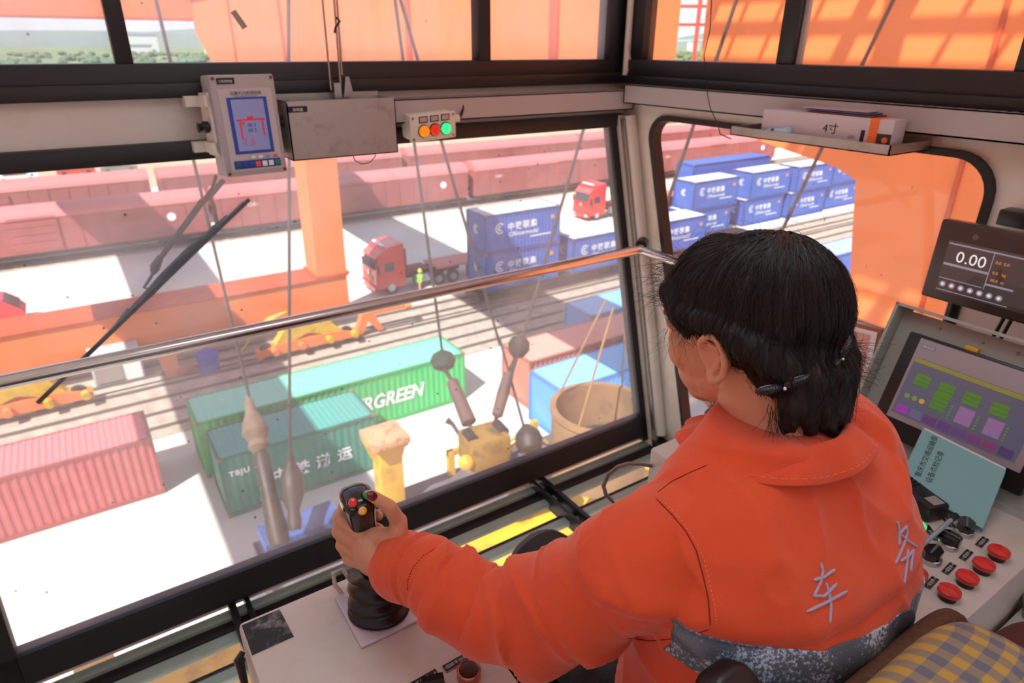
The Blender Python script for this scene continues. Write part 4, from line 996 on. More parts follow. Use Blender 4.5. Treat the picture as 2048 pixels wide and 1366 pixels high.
obj('lever', MB().bar(c+Vector((-.015,.004,.02)), c+Vector((.013,-.004,.02)), .009, .018), m_black_pl, k, world=True)
o = obj('side_handle', MB().tube([(.052,.775,.70),(.044,.77,.695),(.043,.74,.65),(.044,.7,.58),(.05,.69,.56)], [.004,.007,.004,.004,.004], 8), m_black_pl, t, world=True)

# joystick grips and bellows
def bellows(t, c, rz, folds=4, r0=.062, r1=.03, h=.075):
    prof = [(.01,0)]
    for i in range(folds*6+1):
        f_ = i/(folds*6); r = r0+(r1-r0)*f_; ph = (i % 6)/6*2*PI
        prof.append((r+.0055*math.cos(ph)-.0, .003+h*f_))
    prof.append((.008, h+.005))
    mb = MB().lathe(prof, (0,0,0), (0,0,1), 40, cap=False)
    vs = []
    for (x, y, z) in mb.v:
        a = math.atan2(y, x); q = 1+.05*math.sin(2*a+z*60)+.03*math.sin(3*a-z*90); zz = z+.006*math.sin(a*2+1)*(z/h)
        vs.append((x*q, y*q, zz))
    mb.v = vs; mb.xf(Matrix.Translation(c) @ Matrix.Rotation(rz,4,'Z'))
    return obj('bellows', mb, mat('bellows_rubber',(17,17,19),.33), t, sm=180, world=True)
JB = Vector((.243,.722,ZC))
t = thing('joystick', 'left joystick with red, yellow and green thumb buttons, held in the hand', 'joystick', tuple(JB))
obj('base_plate', MB().box((JB.x-.052,JB.y-.055,ZC),(JB.x+.052,JB.y+.055,ZC+.006), ch=.0025), mat('plate_lilac',(200,188,198),.3,.2), t, world=True)
bellows(t, JB+Vector((0,0,.006)), .3, 3, .043, .035, .062)
# grip leans towards the front-left
GT = atd(712,985,.9); GT = Vector((.222,.722,.945))
def stick_grip(t, base, top, tilt_x=(1,0,0)):
    """ergonomic grip from base to top with three thumb buttons facing the operator"""
    base = Vector(base); top = Vector(top); ax = (top-base).normalized()
    bk = Vector((0,-1,0)); bk = (bk-ax*bk.dot(ax)).normalized(); sd = ax.cross(bk)   # bk towards the operator
    L = (top-base).length; prof = [(0,.016,.018,0),(.12,.017,.020,0),(.3,.0165,.021,.001),(.45,.018,.022,.002),(.6,.019,.021,.0),(.72,.020,.022,-.002),(.82,.0215,.025,-.003),(.92,.0225,.027,-.004),(.97,.021,.025,-.004),(1.0,.015,.018,-.004),(1.01,.004,.006,-.004)]
    n = 28; mb = MB(); vs = []; fs = []
    for h, a, b, o in prof:
        for j in range(n):
            th = 2*PI*j/n; c_, s_ = math.cos(th), math.sin(th)
            rr = 1/(abs(c_)**2.6+abs(s_)**2.6)**(1/2.6)
            vs.append(base+ax*L*h+sd*a*c_*rr+bk*(b*s_*rr-o))
    for i in range(len(prof)-1):
        for j in range(n): fs.append((i*n+j, i*n+(j+1) % n, (i+1)*n+(j+1) % n, (i+1)*n+j))
    fs += [tuple(range(n))[::-1], tuple((len(prof)-1)*n+j for j in range(n))]
    mb.add(vs, fs); obj('grip', mb, m_black_gl, t, sm=60, world=True)
    nrm = (ax*.62+bk*.78).normalized()
    def btn(h, s, cm, nm):
        c = base+ax*L*h+sd*s+bk*(.0255-.05*max(0,h-.9))
        b_ = obj('thumb_button', MB().lathe([(.0075,-.004),(.0075,.003),(.0065,.0045)], c, nrm, 20), m_black_pl, t, label=nm+' thumb button', world=True)
        obj('cap', MB().lathe([(.0062,.002),(.0062,.006),(.005,.009),(.0025,.0102),(.0003,.0105)], c, nrm, 20), cm, b_, world=True)
    s_ = 1 if sd.x < 0 else -1
    btn(.985, .012*s_, m_redbtn, 'red'); btn(.885, .003*s_, mat('yellow_button',(250,176,60),.3,coat=.4), 'yellow'); btn(1.0, -.009*s_, mat('green_button',(30,150,80),.3,coat=.4), 'green')
    obj('side_insert', MB().box((-.001,-.008,-.03),(.001,.008,.028), frame(base+ax*L*.62+sd*s_*.0195, bk.cross(ax), ax) @ Matrix.Rotation(PI/2,4,'X') @ Matrix.Rotation(PI/2,4,'Z'), ch=.0008), mat('insert_olive',(120,120,96),.4), t, world=True) if False else None
stick_grip(t, (.236,.722,.80), (.2245,.722,.948))
props(obj('coiled_lead', MB().tube([Vector((.205,.775,.722)), Vector((.198,.79,.735)), Vector((.2,.80,.75)), Vector((.214,.795,.755)), Vector((.22,.78,.74))], .0035, 8), m_grey), 'thin grey lead looping behind the left joystick', 'cable')

# ---- right console
t = thing('right_console', 'pale metal control console on the operator\'s right with red mushroom buttons', 'console', (1.1,.5,0))
RC0, RC1 = .896, 1.30
obj('cabinet', MB().box((RC0,.222,0),(RC1,.816,ZC), ch=.007), m_cons, t, world=True)
obj('seam', MB().box((RC0-.001,.3,.60),(RC0+.001,.81,.604)), m_black_pl, t, world=True)
def mushroom(u, v):
    c = at(u, v, 2, ZC)
    k = obj('mushroom_button', MB().lathe([(.0125,0),(.0125,.007),(.009,.008),(.009,.011)], c, n=24), m_black_pl, t, world=True)
    obj('cap', MB().lathe([(.009,.009),(.0155,.010),(.0165,.013),(.0158,.0175),(.012,.0195),(.001,.0203)], c, n=30), m_redbtn, k, world=True)
for u, v in ((1993,1116),(1963,1142),(1930,1168),(1894,1196),(1829,1160)): mushroom(u, v)
for u, v in ((1964,1085),(1932,1111),(1898,1138),(1862,1166)): plate(t, u, v, .034,.011, math.radians(4), '紧急停', .0065)
def selector(u, v, ang):
    c = at(u, v, 2, ZC)
    k = obj('selector_switch', MB().lathe([(.0165,0),(.0165,.009),(.015,.011),(.013,.011)], c, n=28), m_chrome, t, world=True)
    M = Matrix.Translation(c+Vector((0,0,.010))) @ Matrix.Rotation(ang,4,'Z')
    obj('knob', MB().prism([(-.016,-.006,0),(-.008,-.013,0),(.008,-.013,0),(.018,-.004,0),(.018,.004,0),(.008,.013,0),(-.008,.013,0),(-.016,.006,0)], (0,0,.014)).xf(M), m_black_gl, k, world=True)
    obj('pointer', MB().box((-.014,-.0018,.0135),(.017,.0018,.0155), M), mat('pointer_grey',(90,92,96),.3), k, world=True)
selector(1926,1066,.4); selector(1895,1092,1.6); selector(1860,1122,.1)
for u, v in ((1893,1040),(1862,1066),(1838,1092)): plate(t, u, v, .04,.012, .9, '开关', .007)
c = at(1830,1060,2,ZC); k = obj('pilot_lamp', MB().lathe([(.018,0),(.018,.006),(.016,.008)], c, n=24), m_black_pl, t, world=True)
obj('lens', MB().lathe([(.0155,.006),(.0155,.012),(.011,.017),(.001,.018)], c, n=24), mat('lens_green',(20,230,120),.25,emit=(20,255,130),estr=.9), k, world=True)
# lower pale cover with a latch at the right edge
t = thing('side_cover', 'pale lower cover with a steel toggle latch behind the right console', 'cover', (1.15,.1,0))
obj('cover_body', MB().box((.955,-.35,0),(1.5,.215,.615), ch=.006), mat('pale_green_paint',(196,202,196),.5), t, world=True)
c = at(2030,1205,2,.615)
b = MB().tube([c+Vector((-.02,-.03,.012)), c+Vector((.05,.012,.012))], .010, 12); b.tube([c+Vector((-.03,-.025,.006)), c+Vector((-.012,-.038,.006))], .008, 10)
obj('toggle_latch', b, m_alu, t, world=True)
# right joystick
JR = Vector((1.02,.745,ZC)); JR = at(1432,893,2,ZC)
t = thing('joystick', 'right joystick with ribbed black bellows, half hidden behind the orange collar', 'joystick', tuple(JR))
obj('base_plate', MB().box((JR.x-.052,JR.y-.055,ZC),(JR.x+.052,JR.y+.055,ZC+.006), ch=.0025), mat('plate_lilac',(200,188,198),.3,.2), t, world=True)
bellows(t, JR+Vector((0,0,.006)), .1, 5, .042, .024, .09)
stick_grip(t, JR+Vector((0,0,.085)), JR+Vector((-.01,.0,.2)))
# gooseneck microphone
t = thing('gooseneck_microphone', 'steel gooseneck microphone curving from the side of the right console', 'microphone', tuple(at(1303,935,0,RC0)))
P0 = at(1303,932,0,RC0)
gp = [P0] + [at(u, v, 1, P0.y-.004*i) for i, (u, v) in enumerate(((1283,928),(1258,927),(1235,934),(1216,950),(1207,972),(1212,990),(1226,1003)))]
obj('gooseneck', MB().tube(gp, .0042, 12), mat('gooseneck_steel',(150,132,128),.25,.9,bump=.8,bump_scale=500), t, world=True)
a, b_ = gp[-1], at(1242,1008,1,P0.y-.035); c = at(1262,1020,1,P0.y-.04)
obj('ferrule', MB().cyl(a, b_, .0055, 14), m_chrome, t, world=True)
obj('capsule', MB().tube([b_, b_.lerp(c,.5), c], [.0065,.008,.0075], 14), m_black_pl, t, world=True)

# ---- panel with the touch screen on the right
ta = math.radians(20); PV = Vector((math.sin(ta),0,math.cos(ta))); PN = Vector((-math.cos(ta),0,math.sin(ta)))
PP = Vector((1.31,.60,.75)); MP = Matrix((Vector((0,-1,0)), PV, PN)).transposed().to_4x4(); MP.translation = PP
t = thing('touch_panel_housing', 'grey tilted sheet metal housing around the large touch screen', 'housing', (1.38,.4,.72))
m_hous = mat('housing_grey_green', (160,166,160), .5, noise_amt=.05, noise_scale=6)
b = MB()
b.box((-.022,-.035,-.05),(-.016,.272,.03), MP); b.box((-.022,.266,-.05),(.75,.272,.03), MP); b.box((-.022,-.035,-.02),(.75,.262,-.012), MP)
b.box((-.022,-.035,-.2),(.75,-.02,.0), MP)
obj('shell', b, m_hous, t, world=True)
sc_ = MB()
for x in (.06,.14,.2): sc_.sphere(MP@Vector((x,.245,-.011)), .003, 8, 6)
obj('screw', sc_, m_alu, t, world=True)
obj('yellow_tag', MB().box((.118,.222,-.012),(.142,.232,-.0), MP, ch=.002), mat('tag_yellow',(220,170,40),.5), t, world=True)
t = thing('touch_screen', 'large touch screen with a pale bezel showing green and purple button rows', 'screen', (1.34,.45,.78))
obj('body', MB().box((.018,.004,-.011),(.305,.223,.010), MP, ch=.004), m_black_pl, t, world=True)
obj('face_plate', MB().box((.044,.044,.0098),(.290,.217,.0135), MP, ch=.001), mat('bezel_pale',(160,150,156),.4), t, world=True)
obj('logo_plate', MB().box((.052,.199,.0134),(.078,.207,.0142), MP), mat('logo_teal',(110,160,160),.4), t, world=True)
text('lettering', 'SIEMENS', .006, m_print, t, MP @ Matrix.Translation((.0535,.2008,.0144)), world=True)
s = obj('screen', MB().box((.050,.057,.0134),(.276,.178,.0145), MP), mat('lcd_lilac',(92,98,120),.15,emit=(140,146,176),estr=.08), t, world=True)
def sb(a, b_, col, nm, e=.07): return obj(nm, MB().box((a[0],a[1],.0142),(b_[0],b_[1],.0152), MP), mat('lcd_%d_%d_%d' % col, col, .3, emit=col, estr=e), s, world=True)
sb((.051,.168),(.275,.177), (150,160,80), 'header_bar')
for gx, gy0, n_ in ((.066,.125,3),(.112,.125,3),(.110,.093,4),(.158,.125,3),(.206,.125,3)):
    for k in range(n_): sb((gx,gy0+.0085*k),(gx+.028,gy0+.0068+.0085*k), (90,160,50), 'green_row')
for k, c_ in enumerate(((120,150,80),(120,150,80),(200,170,60))):
    obj('round_lamp', MB().cyl(MP@Vector((.066+.0145*k,.098,.0142)), MP@Vector((.066+.0145*k,.098,.0153)), .0052, 14), mat('lcd_%d_%d_%d' % c_, c_, .3, emit=c_, estr=.2), s, world=True)
cols = [(170,80,200),(120,120,170),(110,80,140),(110,80,150),(110,90,150),(130,80,140),(140,80,130),(90,80,130)]
for k, c_ in enumerate(cols): sb((.056+.0272*k,.0605),(.056+.0272*k+.023,.077), c_, 'touch_key')
for gx in (.146,.194,.243): 
    for k in range(5): sb((gx,.085+.006*k),(gx+.003,.0885+.006*k), (110,170,60), 'green_tick')
for gx in (.16,.21): sb((gx,.085),(gx+.028,.118), (150,120,170), 'text_block', .15)
# upper monitor
t = thing('display_monitor', 'dark brown monitor showing 0.00 and a row of round icons, on a black post', 'monitor', (1.56,.5,.97))
M = Matrix((Vector((0,-1,0)), Vector((.02,0,1)).normalized(), Vector((-1,0,.02)).normalized())).transposed().to_4x4(); M.translation = at(1840,590,0,1.55)
m_mon = mat('monitor_brown', (66,52,50), .35)
obj('body', MB().box((0,0,-.03),(.26,.175,0), M, ch=.005), m_mon, t, world=True)
obj('bezel', MB().box((.004,.004,-.002),(.256,.171,.003), M, ch=.002), m_mon, t, world=True)
s = obj('screen', MB().box((.028,.022,.0025),(.23,.136,.004), M), mat('lcd_dark',(60,52,52),.06,emit=(96,84,84),estr=.12,coat=1.,spec=1.), t, world=True)
FM = lambda x, y, z=.0043: M @ Matrix.Translation((x,y,z))
m_lcdw = mat('lcd_white', (210,206,214), .3, emit=(230,226,236), estr=.5); m_lcdo = mat('lcd_orange', (220,140,70), .3, emit=(230,150,80), estr=.4)
text('digits', '0', .034, m_lcdw, s, FM(.05,.093), world=True); text('digits', '.00', .034, m_lcdw, s, FM(.068,.093), world=True)
for a, b_ in (((.03,.128),(.228,.131)), ((.03,.082),(.118,.087)), ((.118,.06),(.171,.064)), ((.03,.052),(.115,.0535)), ((.118,.05),(.1195,.128)), ((.03,.026),(.17,.0275))):
    obj('divider', MB().box((a[0],a[1],.0038),(b_[0],b_[1],.0046), M), mat('lcd_grey',(150,150,160),.3,emit=(150,150,165),estr=.3), s, world=True)
for k in range(7):
    obj('round_icon', MB().cyl(M@Vector((.04+.0185*k,.04,.0038)), M@Vector((.04+.0185*k,.04,.0048)), .0062, 16), mat('lcd_grey',(150,150,160),.3,emit=(150,150,165),estr=.3), s, world=True)
    obj('icon_mark', MB().cyl(M@Vector((.04+.0185*k,.04,.0047)), M@Vector((.04+.0185*k,.04,.0052)), .003, 8), m_lcdw, s, world=True)
text('digits', '0.0   kg', .0085, m_lcdo, s, FM(.125,.086), world=True); text('digits', '00.0  m', .0085, m_lcdo, s, FM(.125,.070), world=True)
text('digits', '0.0  0.0', .0085, m_lcdo, s, FM(.125,.108), world=True)
obj('logo_mark', MB().cyl(M@Vector((.075,.152,.003)), M@Vector((.075,.152,.0038)), .006, 16), mat('mark_grey',(110,96,92),.4), t, world=True)
text('lettering', 'SUPMAX', .012, mat('mark_grey',(110,96,92),.4), t, M @ Matrix.Translation((.085,.148,.0034)), world=True) if False else None
obj('post', MB().cyl((1.60,.60,0),(1.60,.60,1.02),.014,16), m_black_pl, t, world=True)
b = MB()
for dy in (0,.014): b.tube([(1.6,.50-dy,.98),(1.59,.505-dy,.93),(1.60,.53-dy,.86)], .004, 8)
obj('cable', b, m_black_pl, t, world=True)
props(obj('small_box', MB().box((1.735,.50,1.13),(1.788,.62,1.165), ch=.003), m_black_pl), 'small black box on the side wall above the dark monitor', 'box')
# pink faced framed panel
t = thing('framed_notice', 'pink faced framed notice panel leaning behind the operator\'s head', 'notice', (1.5,.75,.6))
A = at(1764,660,0,1.5); B_ = at(1640,630,0,1.5); C_ = at(1690,832,0,1.47)
ux = (A-B_).normalized(); uy = (C_-A); uy = (uy-ux*uy.dot(ux)).normalized()
M = Matrix((-ux, uy*-1, (-ux).cross(-uy))).transposed().to_4x4(); M.translation = A
if (M.to_3x3()@Vector((0,0,1))).x > 0: pass
W_, H_ = .22, .26; sg = 1 if (M.to_3x3()@Vector((0,0,1))).x < 0 else -1
obj('board', MB().box((0,-H_,-.012*sg),(W_,0,0), M), mat('board_brown',(150,92,66),.5), t, world=True)
obj('white_margin', MB().box((.008,-H_+.006,0),(W_-.006,-.008,.002*sg), M), mat('margin_white',(230,222,226),.5), t, world=True)
obj('pink_sheet', MB().box((.022,-H_+.018,.0015*sg),(W_-.018,-.018,.003*sg), M), mat('sheet_pink',(214,160,152),.5), t, world=True)
obj('dark_picture', MB().box((.055,-.14,.0028*sg),(.13,-.05,.0036*sg), M), mat('picture_brown',(110,80,78),.5), t, world=True)
obj('dark_corner', MB().box((.055,-.235,.0028*sg),(.075,-.215,.0036*sg), M), m_black_pl, t, world=True)

# ---- book, card and handset on the right console
def quad_slab(ps, th): 
    ps = [Vector(p) for p in ps]; n = (ps[1]-ps[0]).cross(ps[3]-ps[0]).normalized()
    if n.z < 0: n = -n
    return ps, n*th
P1 = at(1965,1064,2,ZC+.004); P2 = at(1798,968,2,ZC+.012); P3 = at(1846,864,0,1.305); P4 = P3+(P1-P2)
t = thing('teal_booklet', 'teal booklet with two lines of black print leaning below the large touch screen', 'booklet', tuple(P1))
ps, off = quad_slab([P1,P2,P3,P4], .004)
def inset(ps, o, s_): c = sum(ps, Vector())/4; return [c+(p-c)*s_+o for p in ps]
obj('cover', MB().prism([p+off*2.5 for p in ps], off*.4), mat('cover_teal',(120,170,172),.5), t, world=True)
obj('back_cover', MB().prism(ps, off*.4), mat('cover_teal',(120,170,172),.5), t, world=True)
obj('pages', MB().prism(inset(ps, off*.4+(ps[3]-ps[0]).normalized()*.006, .985), off*2.1), mat('pages_lilac',(206,200,226),.6), t, world=True)
e1 = (P2-P1).normalized(); e2 = (P3-P2).normalized(); nn = off.normalized()
ori = P2.lerp(P3,.22)+off*2.95-e1*.03
for k, s_ in enumerate(('重庆市交通运输委', '设备点检记录')):
    text('title_line', s_, .0125, m_label, t, frame(ori-e1*(.02*k)+nn*.0003, e2, e1), world=True)
t = thing('folded_card', 'white folded card lying under the teal booklet', 'card', tuple(at(1830,965,2,ZC)))
c = at(1838,975,2,ZC+.003); M = Matrix.Translation(c) @ Matrix.Rotation(.25,4,'Z')
obj('card', MB().box((-.03,-.06,-.002),(.02,.05,.0015), M), mat('card_white',(214,208,200),.6), t, world=True)
t = thing('radio_handset', 'black handheld radio with a blue stripe lying on the right console', 'radio', tuple(at(1845,1010,2,ZC)))
a = at(1790,962,2,ZC+.018); b_ = at(1878,1028,2,ZC+.018); d = (b_-a).normalized(); M = frame(a, d, Vector((0,0,1)).cross(d)); L = (b_-a).length
if (M.to_3x3()@Vector((0,0,1))).z < 0: M = M @ Matrix.Rotation(PI,4,'X')
obj('body', MB().box((-.03,-.024,-.018),(L,.024,.016), M, ch=.007), m_black_pl, t, world=True)
obj('blue_stripe', MB().box((.0,-.0255,-.008),(L*.72,-.02,.012), M, ch=.003), mat('stripe_blue',(20,60,200),.35), t, world=True)
obj('rating_label', MB().box((L-.028,-.01,.0155),(L-.006,.014,.0168), M), mat('rating_grey',(150,140,140),.5), t, world=True)
b = MB()
for k in range(7): b.box((-.02+k*.009,-.016,.0155),(-.016+k*.009,.018,.0175), M)
obj('speaker_slots', b, m_rubber, t, world=True)
t = thing('clear_pen', 'clear plastic pen standing across the selector switches', 'pen', tuple(at(1870,1070,2,ZC)))
obj('barrel', MB().tube([at(1843,1092,2,ZC+.025), at(1902,1040,2,ZC+.035)], .004, 10), mat('clear_plastic',(150,155,165),.1,spec=1.), t, world=True)
obj('cap', MB().tube([at(1902,1040,2,ZC+.035), at(1912,1030,2,ZC+.037)], .005, 10), m_black_pl, t, world=True)

# ---- seat
m_ging = bpy.data.materials.new('gingham'); m_ging.use_nodes = True
nt = m_ging.node_tree; b_ = nt.nodes['Principled BSDF']; b_.inputs['Roughness'].default_value = .85
uv = nt.nodes.new('ShaderNodeUVMap'); uv.uv_map = 'uv'
sp = nt.nodes.new('ShaderNodeSeparateXYZ'); nt.links.new(uv.outputs[0], sp.inputs[0])
st = []
for ax in (0, 1):
    m1 = nt.nodes.new('ShaderNodeMath'); m1.operation = 'FRACT'; nt.links.new(sp.outputs[ax], m1.inputs[0])
    m2 = nt.nodes.new('ShaderNodeMath'); m2.operation = 'GREATER_THAN'; m2.inputs[1].default_value = .5; nt.links.new(m1.outputs[0], m2.inputs[0]); st.append(m2)
ad = nt.nodes.new('ShaderNodeMath'); ad.operation = 'ADD'; nt.links.new(st[0].outputs[0], ad.inputs[0]); nt.links.new(st[1].outputs[0], ad.inputs[1])
cr = nt.nodes.new('ShaderNodeValToRGB'); cr.color_ramp.interpolation = 'CONSTANT'
dv = nt.nodes.new('ShaderNodeMath'); dv.operation = 'DIVIDE'; dv.inputs[1].default_value = 2.0; nt.links.new(ad.outputs[0], dv.inputs[0]); nt.links.new(dv.outputs[0], cr.inputs[0])
cr.color_ramp.elements[0].color = (*lin((184,152,74)),1); cr.color_ramp.elements[1].position = .25; cr.color_ramp.elements[1].color = (*lin((140,130,112)),1)
e = cr.color_ramp.elements.new(.75); e.color = (*lin((104,108,124)),1)
nt.links.new(cr.outputs[0], b_.inputs['Base Color'])
SEATX, SBY = .60, .10
def cushion(name, c, sx, sy, sz, m, parent, uvs=0, rx=0, pw=4.):
    """superellipsoid pad"""
    nU, nV = 56, 28; vs = []; uvc = []
    sg = lambda w, p: math.copysign(abs(w)**p, w)
    for i in range(nV+1):
        ph = -PI/2+PI*i/nV
        for j in range(nU):
            th = 2*PI*j/nU; e1_, e2_ = .55, .45
            x = sx*sg(math.cos(ph), e1_)*sg(math.cos(th), e2_); z = sz*sg(math.cos(ph), e1_)*sg(math.sin(th), e2_); y = sy*sg(math.sin(ph), e1_)
            vs.append((x, y, z))
    fs = []
    for i in range(nV):
        for j in range(nU): fs.append((i*nU+j, i*nU+(j+1) % nU, (i+1)*nU+(j+1) % nU, (i+1)*nU+j))
    mb = MB().add(vs, fs); M = Matrix.Translation(c) @ Matrix.Rotation(rx,4,'X')
    me = mb.mesh(name)
    if uvs:
        uvl = me.uv_layers.new(name='uv')
        for p in me.polygons:
            for li in p.loop_indices:
                v = me.vertices[me.loops[li].vertex_index].co
                uvl.data[li].uv = (v.x/uvs, (v.z+v.y*.9)/uvs)
    me.transform(M)
    return obj(name, me, m, parent, sm=180, world=True)
t = thing('operator_seat', 'dark operator seat with a yellow and grey gingham cover over the backrest', 'seat', (SEATX,.25,0))
m_seatblk = mat('seat_black', (24,22,24), .6)
m_mesh = mat('brown_mesh', (84,52,34), .7, noise_amt=.5, noise_scale=180)
cushion('seat_cushion', (SEATX+.01,.36,.43), .225,.24,.055, m_seatblk, t)
cushion('backrest', (SEATX+.02,.085,.64), .27,.055,.27, mat('backrest_maroon',(70,26,22),.7), t, rx=-.12)
cushion('backrest_cover', (SEATX-.035,.115,.795), .18,.066,.155, m_ging, t, uvs=.025, rx=-.12)
cushion('mesh_pad', (SEATX-.005,.165,.735), .19,.022,.185, m_mesh, t, rx=-.12)
for s_ in (-1,):
    cushion('armrest', tuple(atd(1492,1505,.63)), .034,.085,.024, mat('armrest_black',(16,15,17),.38), t, rx=math.radians(58))
    obj('armrest_stem', MB().bar((.40,.10,.62),atd(1492,1525,.63)-Vector((0,.03,.06)),.025,.04), m_black_pl, t, world=True)
cushion('armrest', (SEATX+.26,.0,.60), .032,.13,.024, mat('armrest_brown',(50,28,20),.5), t)
obj('pedestal', MB().lathe([(.2,0),(.2,.02),(.06,.04),(.05,.36),(.16,.40)], (SEATX-.02,.34,0)), m_black_pl, t, world=True)

# ---- fill lamp added on the ceiling, out of the frame, to brighten the cab
t = thing('fill_lamp', 'unseen flat white ceiling lamp added to brighten the cab', 'lamp', (.5,.5,2.19))
obj('housing', MB().box((.1,.2,2.17),(1.0,.8,2.198), ch=.004), m_cream, t, world=True)
obj('diffuser', MB().box((.13,.23,2.162),(.97,.77,2.171)), mat('lamp_diffuser',(250,246,240),.6,emit=(246,248,255),estr=2.4), t, world=True)
# ================================================================ THE OPERATOR
m_skin = mat('skin', (206,146,114), .48, noise_amt=.05, noise_scale=14, bump=.12, bump_scale=160)
m_skin.node_tree.nodes['Principled BSDF'].inputs['Subsurface Weight'].default_value = .12
m_skin.node_tree.nodes['Principled BSDF'].inputs['Subsurface Radius'].default_value = (.01,.004,.002)
m_nail = mat('maroon_nail', (92,22,40), .18, coat=.8)
m_jack = mat('orange_jacket_cloth', (216,74,24), .78, noise_amt=.04, noise_scale=9, bump=.12, bump_scale=420, stain=(196,54,24), stain_amt=.45, stain_scale=5, sheen=.25)
m_trous = mat('black_trousers', (17,17,19), .6, bump=.1, bump_scale=200)
m_thread = mat('lilac_thread', (186,178,206), .45, bump=.5, bump_scale=900)
m_seam = mat('dark_seam', (120,30,14), .8)
m_stitch = mat('orange_stitch', (244,120,80), .6)

def cone_sphere(mb, a, b, ra, rb, n=18):
    """capsule from a to b with end radii"""
    a = Vector(a); b = Vector(b); d = b-a; L = d.length; ax = d.normalized(); pts = []; rs = []
    for k in range(5):
        t = -PI/2+PI/2*k/5; pts.append(a+ax*ra*math.sin(t)*.999); rs.append(max(ra*math.cos(t), .0004))
    for k in range(6):
        t = PI/2*k/5; pts.append(b+ax*rb*math.sin(t)*.999); rs.append(max(rb*math.cos(t), .0004))
    mb.tube(pts, rs, n); return mb
def chain(mb, ps, n=18):
    for (p, r), (q, s) in zip(ps[:-1], ps[1:]): cone_sphere(mb, p, q, r, s, n)
    return mb
def ellip(mb, c, r, rot=None, n=28, m=18):
    e = MB().sphere((0,0,0), 1, n, m); M = Matrix.Translation(c) @ (rot or Matrix.Identity(4)) @ Matrix.Diagonal((r[0],r[1],r[2],1)); e.xf(M); return mb.merge(e)
def fuse(name, mb, voxel, smooth_it=3, fac=.5):
    me = mb.mesh(name); o = bpy.data.objects.new('tmp', me); COL.objects.link(o)
    md = o.modifiers.new('r', 'REMESH'); md.mode = 'VOXEL'; md.voxel_size = voxel; md.use_smooth_shade = True
    if smooth_it:
        s_ = o.modifiers.new('s', 'SMOOTH'); s_.iterations = smooth_it; s_.factor = fac
    dg = bpy.context.evaluated_depsgraph_get(); out = bpy.data.meshes.new_from_object(o.evaluated_get(dg))
    bpy.data.objects.remove(o); bpy.data.meshes.remove(me); out.name = name
    for p in out.polygons: p.use_smooth = True
    return out
def get_co(me):
    a = np.empty(len(me.vertices)*3); me.vertices.foreach_get('co', a); return a.reshape(-1,3)
def set_co(me, a): me.vertices.foreach_set('co', a.ravel()); me.update()
def get_no(me):
    a = np.empty(len(me.vertices)*3); me.vertices.foreach_get('normal', a); return a.reshape(-1,3)
# numpy gradient-free value noise
_rs = np.random.RandomState(5); _T = _rs.rand(64,64,64)
def vnoise(p):
    p = np.asarray(p); i = np.floor(p).astype(int); f_ = p-i; f_ = f_*f_*(3-2*f_); i &= 63; j = (i+1) & 63
    def g_(a, b_, c_): return _T[a, b_, c_]
    x0, y0, z0 = i.T; x1, y1, z1 = j.T; fx, fy, fz = f_.T
    c00 = g_(x0,y0,z0)*(1-fx)+g_(x1,y0,z0)*fx; c10 = g_(x0,y1,z0)*(1-fx)+g_(x1,y1,z0)*fx
    c01 = g_(x0,y0,z1)*(1-fx)+g_(x1,y0,z1)*fx; c11 = g_(x0,y1,z1)*(1-fx)+g_(x1,y1,z1)*fx
    return (c00*(1-fy)+c10*fy)*(1-fz)+(c01*(1-fy)+c11*fy)*fz
def ridge(p): return 1-np.abs(2*vnoise(p)-1)

person = thing('person', 'seated person in an orange work jacket and black trousers, left hand on the joystick', 'person', (.62,.34,.5))

# ---------- hands
def hand(mb, G, sx, tw):
    """G: point on the grip axis at hand height; sx: +1 when the back of the hand looks towards -X"""
    P = lambda l, f_, u: Vector((G.x-sx*l, G.y+f_, G.z+u))
    W = P(-.022,-.052,-.018)
    K = [P(.027,.014,.036), P(.031,.013,.016), P(.030,.008,-.005), P(.026,.0,-.025)]
    PIP = [P(.010,.040,.038), P(.012,.042,.017), P(.011,.038,-.004), P(.009,.029,-.024)]
    DIP = [P(-.017,.037,.035), P(-.016,.039,.014), P(-.016,.035,-.007), P(-.015,.026,-.026)]
    TIP = [P(-.0285,.017,.034), P(-.0285,.018,.013), P(-.028,.015,-.008), P(-.026,.008,-.027)]
    R = [.0092,.0094,.009,.008]
    wr = [P(-.020,-.056,-.002), P(-.018,-.056,-.012), P(-.019,-.056,-.022), P(-.022,-.056,-.032)]
    for k, p, d, t_, r, w_ in zip(K, PIP, DIP, TIP, R, wr):
        cone_sphere(mb, w_, k, .0125, r+.0022); cone_sphere(mb, k, p, r+.0016, r+.0004); cone_sphere(mb, p, d, r+.0006, r-.0006); cone_sphere(mb, d, t_, r-.0006, r-.002)
    for a in range(3):                                   # flesh between the knuckles
        cone_sphere(mb, K[a].lerp(K[a+1],.5).lerp(wr[a],.22), wr[a].lerp(wr[a+1],.5), .0105, .012)
    ellip(mb, P(.006,-.022,-.006), (.020,.034,.036)); cone_sphere(mb, K[0].lerp(K[1],.5), K[3].lerp(K[2],.5), .0105, .0095)
    cmc = P(-.028,-.050,.004); mcp = P(-.034,-.044,.044); ip = P(-.022,-.046,.076); tip = P(-.001,-.041,.100)
    cone_sphere(mb, W, cmc, .018, .0165); cone_sphere(mb, cmc, mcp, .0165, .0125); cone_sphere(mb, mcp, ip, .0122, .0098); cone_sphere(mb, ip, tip, .0102, .0076)
    cone_sphere(mb, cmc.lerp(mcp,.5), K[0].lerp(wr[0],.45), .012, .0115)      # web of the thumb
    return W, ip, tip, P
body = MB()
GL = Vector((.232,.722,.862))
WL, ipL, tipL, PL = hand(body, GL, 1, 0)
GR = JR+Vector((-.006,.0,.135))
